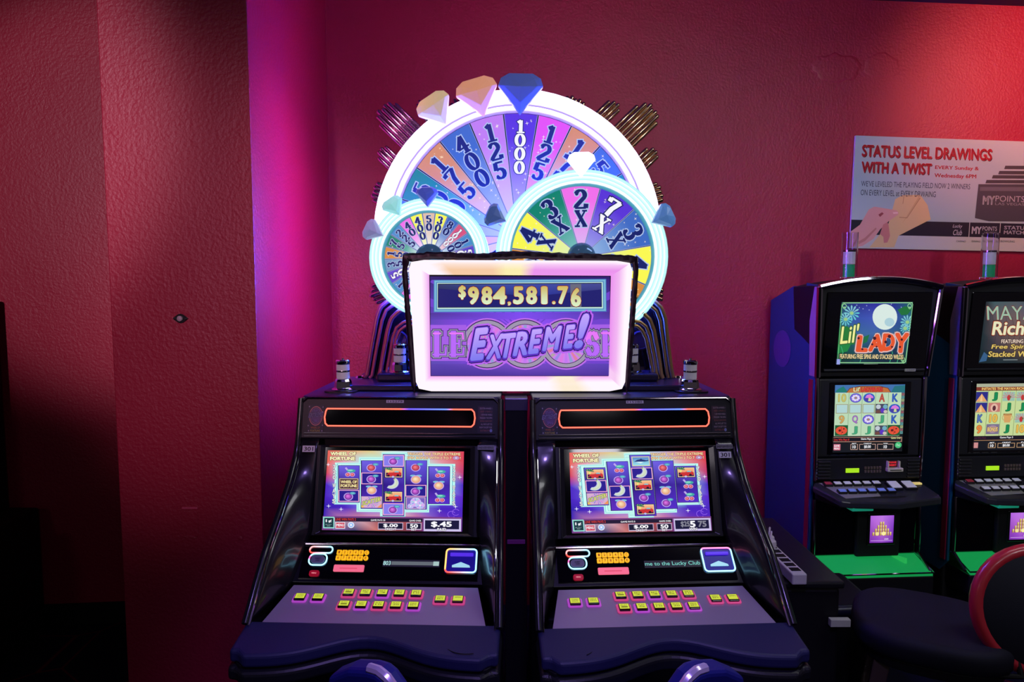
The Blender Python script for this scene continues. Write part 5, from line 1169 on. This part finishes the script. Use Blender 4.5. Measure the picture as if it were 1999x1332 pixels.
def ptext(t, x0, y0, x1, y1, col, sh=None, **k):
    a, b = py_(x0, y0), py_(x0, y1)
    if sh: A.text(t, x0+6, a+8, x1+6, b+8, sh, **k)
    A.text(t, x0, a, x1, b, col, **k)
ptext('STATUS LEVEL DRAWINGS', 218, 172, 1690, 298, (190, 28, 50), (70, 20, 30), bold=.045); ptext('WITH A TWIST', 222, 345, 1012, 465, (190, 28, 50), (70, 20, 30), bold=.045)
ptext('EVERY Sunday &', 1048, 390, 1548, 440, (185, 28, 50), bold=.03); ptext('Wednesday 6PM', 1046, 472, 1525, 528, (185, 28, 50), bold=.03)
ptext("WE'VE LEVELED THE PLAYING FIELD NOW 2 WINNERS", 230, 548, 1462, 606, (30, 40, 60), bold=.0)
def pp(pts, c): A.poly([(x, py_(x, y)) for x, y in pts], c)
pp([(620, 745), (700, 700), (900, 700), (990, 810), (1035, 960), (680, 1130), (640, 1252), (360, 1252), (560, 1000)], (205, 175, 120)); pp([(715, 1000), (760, 940), (900, 730), (880, 720)], (190, 158, 105)); A.line([(710, py_(710, 790)), (715, py_(715, 715))], 5, (150, 110, 70)); A.line([(900, py_(900, 735)), (765, py_(765, 942)), (680, py_(680, 935))], 6, (150, 110, 70))
t2 = 'ON EVERY LEVEL at EVERY DRWAING'; ptext(t2, 230, 640, 1075, 700, (30, 40, 60))
SKN = (205, 150, 135)
pp([(142, 1080), (240, 1010), (330, 850), (390, 820), (480, 835), (640, 860), (668, 885), (660, 910), (560, 975), (470, 1060), (400, 1160), (280, 1235), (142, 1252)], SKN); pp([(440, 905), (480, 880), (500, 895), (460, 930)], (140, 60, 60)); pp([(545, 985), (560, 1010), (585, 1130), (560, 1200), (520, 1205), (510, 1140), (470, 1110), (500, 1010)], (190, 120, 110)); pp([(150, 1230), (300, 1150), (420, 1040), (430, 1055), (310, 1180), (170, 1250)], (180, 120, 108)); pp([(600, 880), (655, 878), (662, 895), (610, 900)], (222, 180, 168))
# chip boxes
for k, (x0, y) in enumerate(((1840, 395), (1775, 450), (1705, 495), (1635, 545))): pp([(x0, y+30), (x0+10, y), (XR, y+10), (XR, y+50), (x0, y+38)], (52, 54, 58)); pp([(x0, y+36), (XR, y+48), (XR, y+52), (x0, y+42)], (160, 165, 165))
pp([(1555, 590), (XR, 600), (XR, 1010), (1700, 985), (1540, 950)], (58, 60, 66)); pp([(1575, 620), (XR-60, 630), (XR-60, 680), (1575, 660)], (88, 90, 94)); ptext('MY', 1615, 712, 1755, 808, (190, 192, 196), bold=.05); ptext('POINTS', 1762, 712, 2100, 775, (150, 152, 156)); ptext('LAS VEGAS', 1762, 785, 2100, 812, (130, 132, 136))
ptext('Lucky', 1290, 1015, 1402, 1060, (190, 190, 195), shear=.3); ptext('Club', 1300, 1072, 1402, 1130, (190, 190, 195), shear=.3)
ptext('MY', 1512, 1040, 1625, 1118, (215, 215, 218), bold=.05); ptext('POINTS', 1635, 1040, 1802, 1085, (185, 185, 190)); ptext('LAS VEGAS', 1660, 1095, 1800, 1118, (140, 140, 145))
for x in (1480, 1835, 2200, 2560): A.rect(x, 955, x+7, 1110, (185, 188, 185))
ptext('STATUS', 1885, 1035, 2160, 1075, (190, 190, 195), bold=.03); ptext('MATCH', 1885, 1085, 2120, 1125, (190, 190, 195), bold=.03)
ptext('CASINO', 1342, 1185, 1452, 1206, (85, 88, 88)); ptext('DINING', 1520, 1188, 1620, 1208, (85, 88, 88)); ptext('HOTEL', 1690, 1190, 1788, 1212, (85, 88, 88)); ptext('BOWLING', 1855, 1190, 2020, 1212, (85, 88, 88))
o = A.build('poster_print', PRINT, bd)

# ------------------------------------------------------------------ black machine at the left edge, in the alcove
LM = empty('slot_machine', (-2.36, 2.70, 0), math.radians(0), 'black unlit machine standing in the dark alcove at the left edge of the photo', 'slot machine')
def lbox(nm, a, b, m=MATTE, bv=.01): return MB().box(a, b).build(nm, m, LM, bevel=bv)
lbox('cabinet_body', (-.25, 0, .12), (.055, .36, 1.545)); lbox('stand', (-.27, .02, 0), (.20, .36, .12)); lbox('side_case', (.055, .05, .12), (.19, .36, .59))
mb = MB(); mb.prism([(0, .12), (0, .62), (-.30, .60), (-.30, .52), (-.22, .12)], 0, -.25, .24).build('deck_box', MATTE, LM, bevel=.01)
lbox('top_glass', (-.20, -.010, 1.10), (.03, 0, 1.50), GLASS, .003); lbox('screen_glass', (-.20, -.010, .72), (.03, 0, 1.05), GLASS, .003)
lbox('label_plate', (.015, -.014, 1.255), (.045, -.008, 1.270), mat('pale_label', (180, 180, 180), .5), .001)

# ------------------------------------------------------------------ divider between the two large machines
DV = empty('divider_panel', (.014, 2.225, 0), math.radians(.5), 'narrow black divider panel closing the gap between the two large machines', 'divider')
MB().box((-.036, 0, 0), (.036, .10, 1.225)).build('panel', MATTE, DV, bevel=.003)
MB().box((-.038, -.004, 1.19), (.038, .10, 1.232)).build('top_cap', mat('grey_violet_cap', (92, 84, 112), .35, .5), DV, bevel=.003)
MB().box((-.030, -.006, .74), (.030, 0, .755)).build('violet_reflection_strip', mat('dim_violet_reflection', (50, 14, 60), .3, emit=(60, 16, 80), es=.5), DV, bevel=.002)  # faint purple reflection on the divider, built as a dim glowing strip

# ------------------------------------------------------------------ bench and power strip between the machines
BN = empty('equipment_bench', (.93, 2.45, 0), 0, 'low black equipment bench in the gap right of the large machines', 'bench')
MB().box((-.12, -.30, 0), (.14, .30, .62)).build('bench_body', MATTE, BN, bevel=.012)
MB().box((-.13, -.31, .62), (.15, .31, .645)).build('bench_top', SATIN, BN, bevel=.008)
b2 = MB().box((.18, -.02, 0), (.44, .30, .42)).build('side_case', MATTE, BN, bevel=.02)
MB().tube([(.19, -.02, .40), (.42, -.02, .41)], .022, 12).build('case_handle', mat('navy_rubber_grip', (24, 26, 48), .35), BN, smooth=True)
MB().box((.10, -.325, .50), (.165, -.305, .525)).build('socket_plate', mat('cream_socket', (190, 195, 180), .5), BN, bevel=.002)
IV = mat('ivory_plastic', (205, 205, 200), .45)
a0 = Vector((.912, 2.38, .648)); a1 = Vector((.918, 2.11, .648)); ln = (a1-a0).length
PS = empty('power_strip', tuple(a0), math.atan2(a1.y-a0.y, a1.x-a0.x), 'white power strip with two plugs in it lying beside the right large machine', 'power strip')
MB().box((0, -.024, 0), (ln, .024, .036)).build('strip_body', IV, PS, bevel=.004)
for k in range(6):
    s = MB().box((.03+k*.038, -.016, .0355), (.056+k*.038, .016, .0375)).build('socket', MATTE, PS, bevel=.001)
for k, (xx, yy) in enumerate(((.005, .006), (.045, -.004))):
    p = MB().lathe([(.018, 0), (.020, .010), (.018, .022), (.010, .028), (.0001, .029)], 16, (xx, yy, .038)).build('plug', mat('white_plug', (215, 210, 205), .4), PS, smooth=True)
    MB().tube([(xx, yy, .064), (xx-.02, yy+.01, .085), (xx-.05, yy+.02, .07)], .0035, 6).build('cord', mat('white_plug'), p, smooth=True)

# ------------------------------------------------------------------ chairs
NV = mat('dark_navy_upholstery', (24, 24, 40), .7, 0, .3, bump=(300, .2, .002)); OAK = mat('dark_stained_wood', (70, 56, 50), .45, bump=(40, .3, .002)); RD = mat('red_piping_vinyl', (190, 40, 58), .3, 0, .5, coat=.3)
def cushion(name, parent, pts, z0, z1, m, lift=0, seg=4, bev=.02):
    o = MB().prism(pts, 2, z0, z1).build(name, m, parent, bevel=bev, seg=seg)
    for p in o.data.polygons: p.use_smooth = True
    return o
CH = empty('stool', (1.345, 2.12, 0), math.radians(-28), 'dark navy stool with red-rimmed round back and wooden legs in front of the upright machines', 'stool')
sq = [(.225*math.copysign(abs(math.cos(a))**.7, math.cos(a)), .215*math.copysign(abs(math.sin(a))**.7, math.sin(a))) for a in [2*PI*k/36 for k in range(36)]]
cushion('seat', CH, sq, .46, .54, NV, bev=.03)
MB().prism([(x*.9, y*.9) for x, y in sq], 2, .43, .462).build('seat_base', MATTE, CH, bevel=.004)
for sx in (-1, 1):
    for sy in (-1, 1):
        mb = MB(); t = (sx*.13, sy*.13, .44); b_ = (sx*.20, sy*.20, 0)
        vs = [];
        for c_, h in ((b_, .017), (t, .024)): vs += [(c_[0]-h, c_[1]-h, c_[2]), (c_[0]+h, c_[1]-h, c_[2]), (c_[0]+h, c_[1]+h, c_[2]), (c_[0]-h, c_[1]+h, c_[2])]
        mb.add(vs, [(0, 3, 2, 1), (4, 5, 6, 7), (0, 1, 5, 4), (1, 2, 6, 5), (2, 3, 7, 6), (3, 0, 4, 7)]).build('leg', OAK, CH, bevel=.004)
ft = [(sx*.185, sy*.185, .13) for sx, sy in ((-1, -1), (1, -1), (1, 1), (-1, 1))]
MB().tube(subd := [tuple(Vector(ft[i]).lerp(Vector(ft[(i+1) % 4]), k/4)) for i in range(4) for k in range(4)], .009, 8, True).build('footrest', CHROME, CH, smooth=True)
# round back with padded rim: on the side of the stool towards lower right
bx, by, bz_ = .275, -.055, .645
bk_ = MB(); R_ = .175
bk = MB().lathe([(.0001, -.022), (R_*.9, -.020), (R_, -.010), (R_, .010), (R_*.9, .020), (.0001, .022)], 40, (0, 0, 0), 1).build('backrest', NV, CH, smooth=True)
mt = Matrix.Translation((bx, by, bz_)) @ Matrix.Rotation(math.radians(18), 4, 'Z') @ Matrix.Rotation(math.radians(-12), 4, 'X'); put(bk, mt)
MB().tube([(R_*math.cos(2*PI*k/40), 0, R_*math.sin(2*PI*k/40)) for k in range(40)], .020, 12, True).build('piping', RD, bk, smooth=True)
for sx in (-.08, .08): MB().tube([(bx-.12+sx*.3, by+sx, .45), (bx-.02+sx*.4, by+sx, .47), (bx+.0+sx*.9, by+sx*.3+.0, .56)], .010, 8).build('back_bracket', MATTE, CH, smooth=True)
# swivel chairs in front of the two large machines: only a reclined back shows
BV = mat('royal_blue_vinyl', (26, 30, 120), .5, 0, .4); PPM = mat('pearl_piping', (205, 190, 225), .18, .3)
def swivel(X, Y, sg, label):
    c = empty('chair', (X, Y, 0), 0, label, 'chair', 'swivel chairs in front of the two large machines')
    MB().lathe([(.23, 0), (.23, .02), (.05, .045), (.035, .06), (.035, .40), (.0001, .40)], 28).build('pedestal_base', DCHROME, c, smooth=True)
    cushion('seat', c, rrect(-.20, -.20, .20, .20, .06, 5), .41, .50, BV, bev=.025)
    k_ = -sg
    bl = [(.13*k_, -.10), (.15*k_, 0), (.135*k_, .09), (.10*k_, .145), (.055*k_, .195), (.020*k_, .232), (0, .24), (-.025*k_, .238), (-.08*k_, .222), (-.14*k_, .185), (-.175*k_, .10), (-.175*k_, 0), (-.14*k_, -.10)]
    b = MB().prism(bl, 1, -.024, .024).build('backrest', BV, c, bevel=.012, seg=3)
    m_ = Matrix.Translation((0, -.19, .618)) @ Matrix.Rotation(math.radians(sg*32), 4, 'Z') @ Matrix.Rotation(math.radians(8), 4, 'X'); put(b, m_)
    P = [(x, -.012, z) for x, z in bl[:8]]
    MB().tube([Vector(P[i]).lerp(Vector(P[i+1]), k/3) for i in range(len(P)-1) for k in range(3)]+[Vector(P[-1])], .010, 8).build('piping', PPM, b, smooth=True)
    for q in (-.08, .08): MB().tube([(q, -.10, .42), (q, -.19, .43), (q, -.20, .56)], .011, 8).build('back_bracket', DCHROME, c, smooth=True)
    return c
swivel(-.235, 1.50, -1, 'blue vinyl chair with pearly piping, back just visible below the left large machine')
swivel(.335, 1.50, 1, 'blue vinyl chair with pearly piping, back just visible below the right large machine')
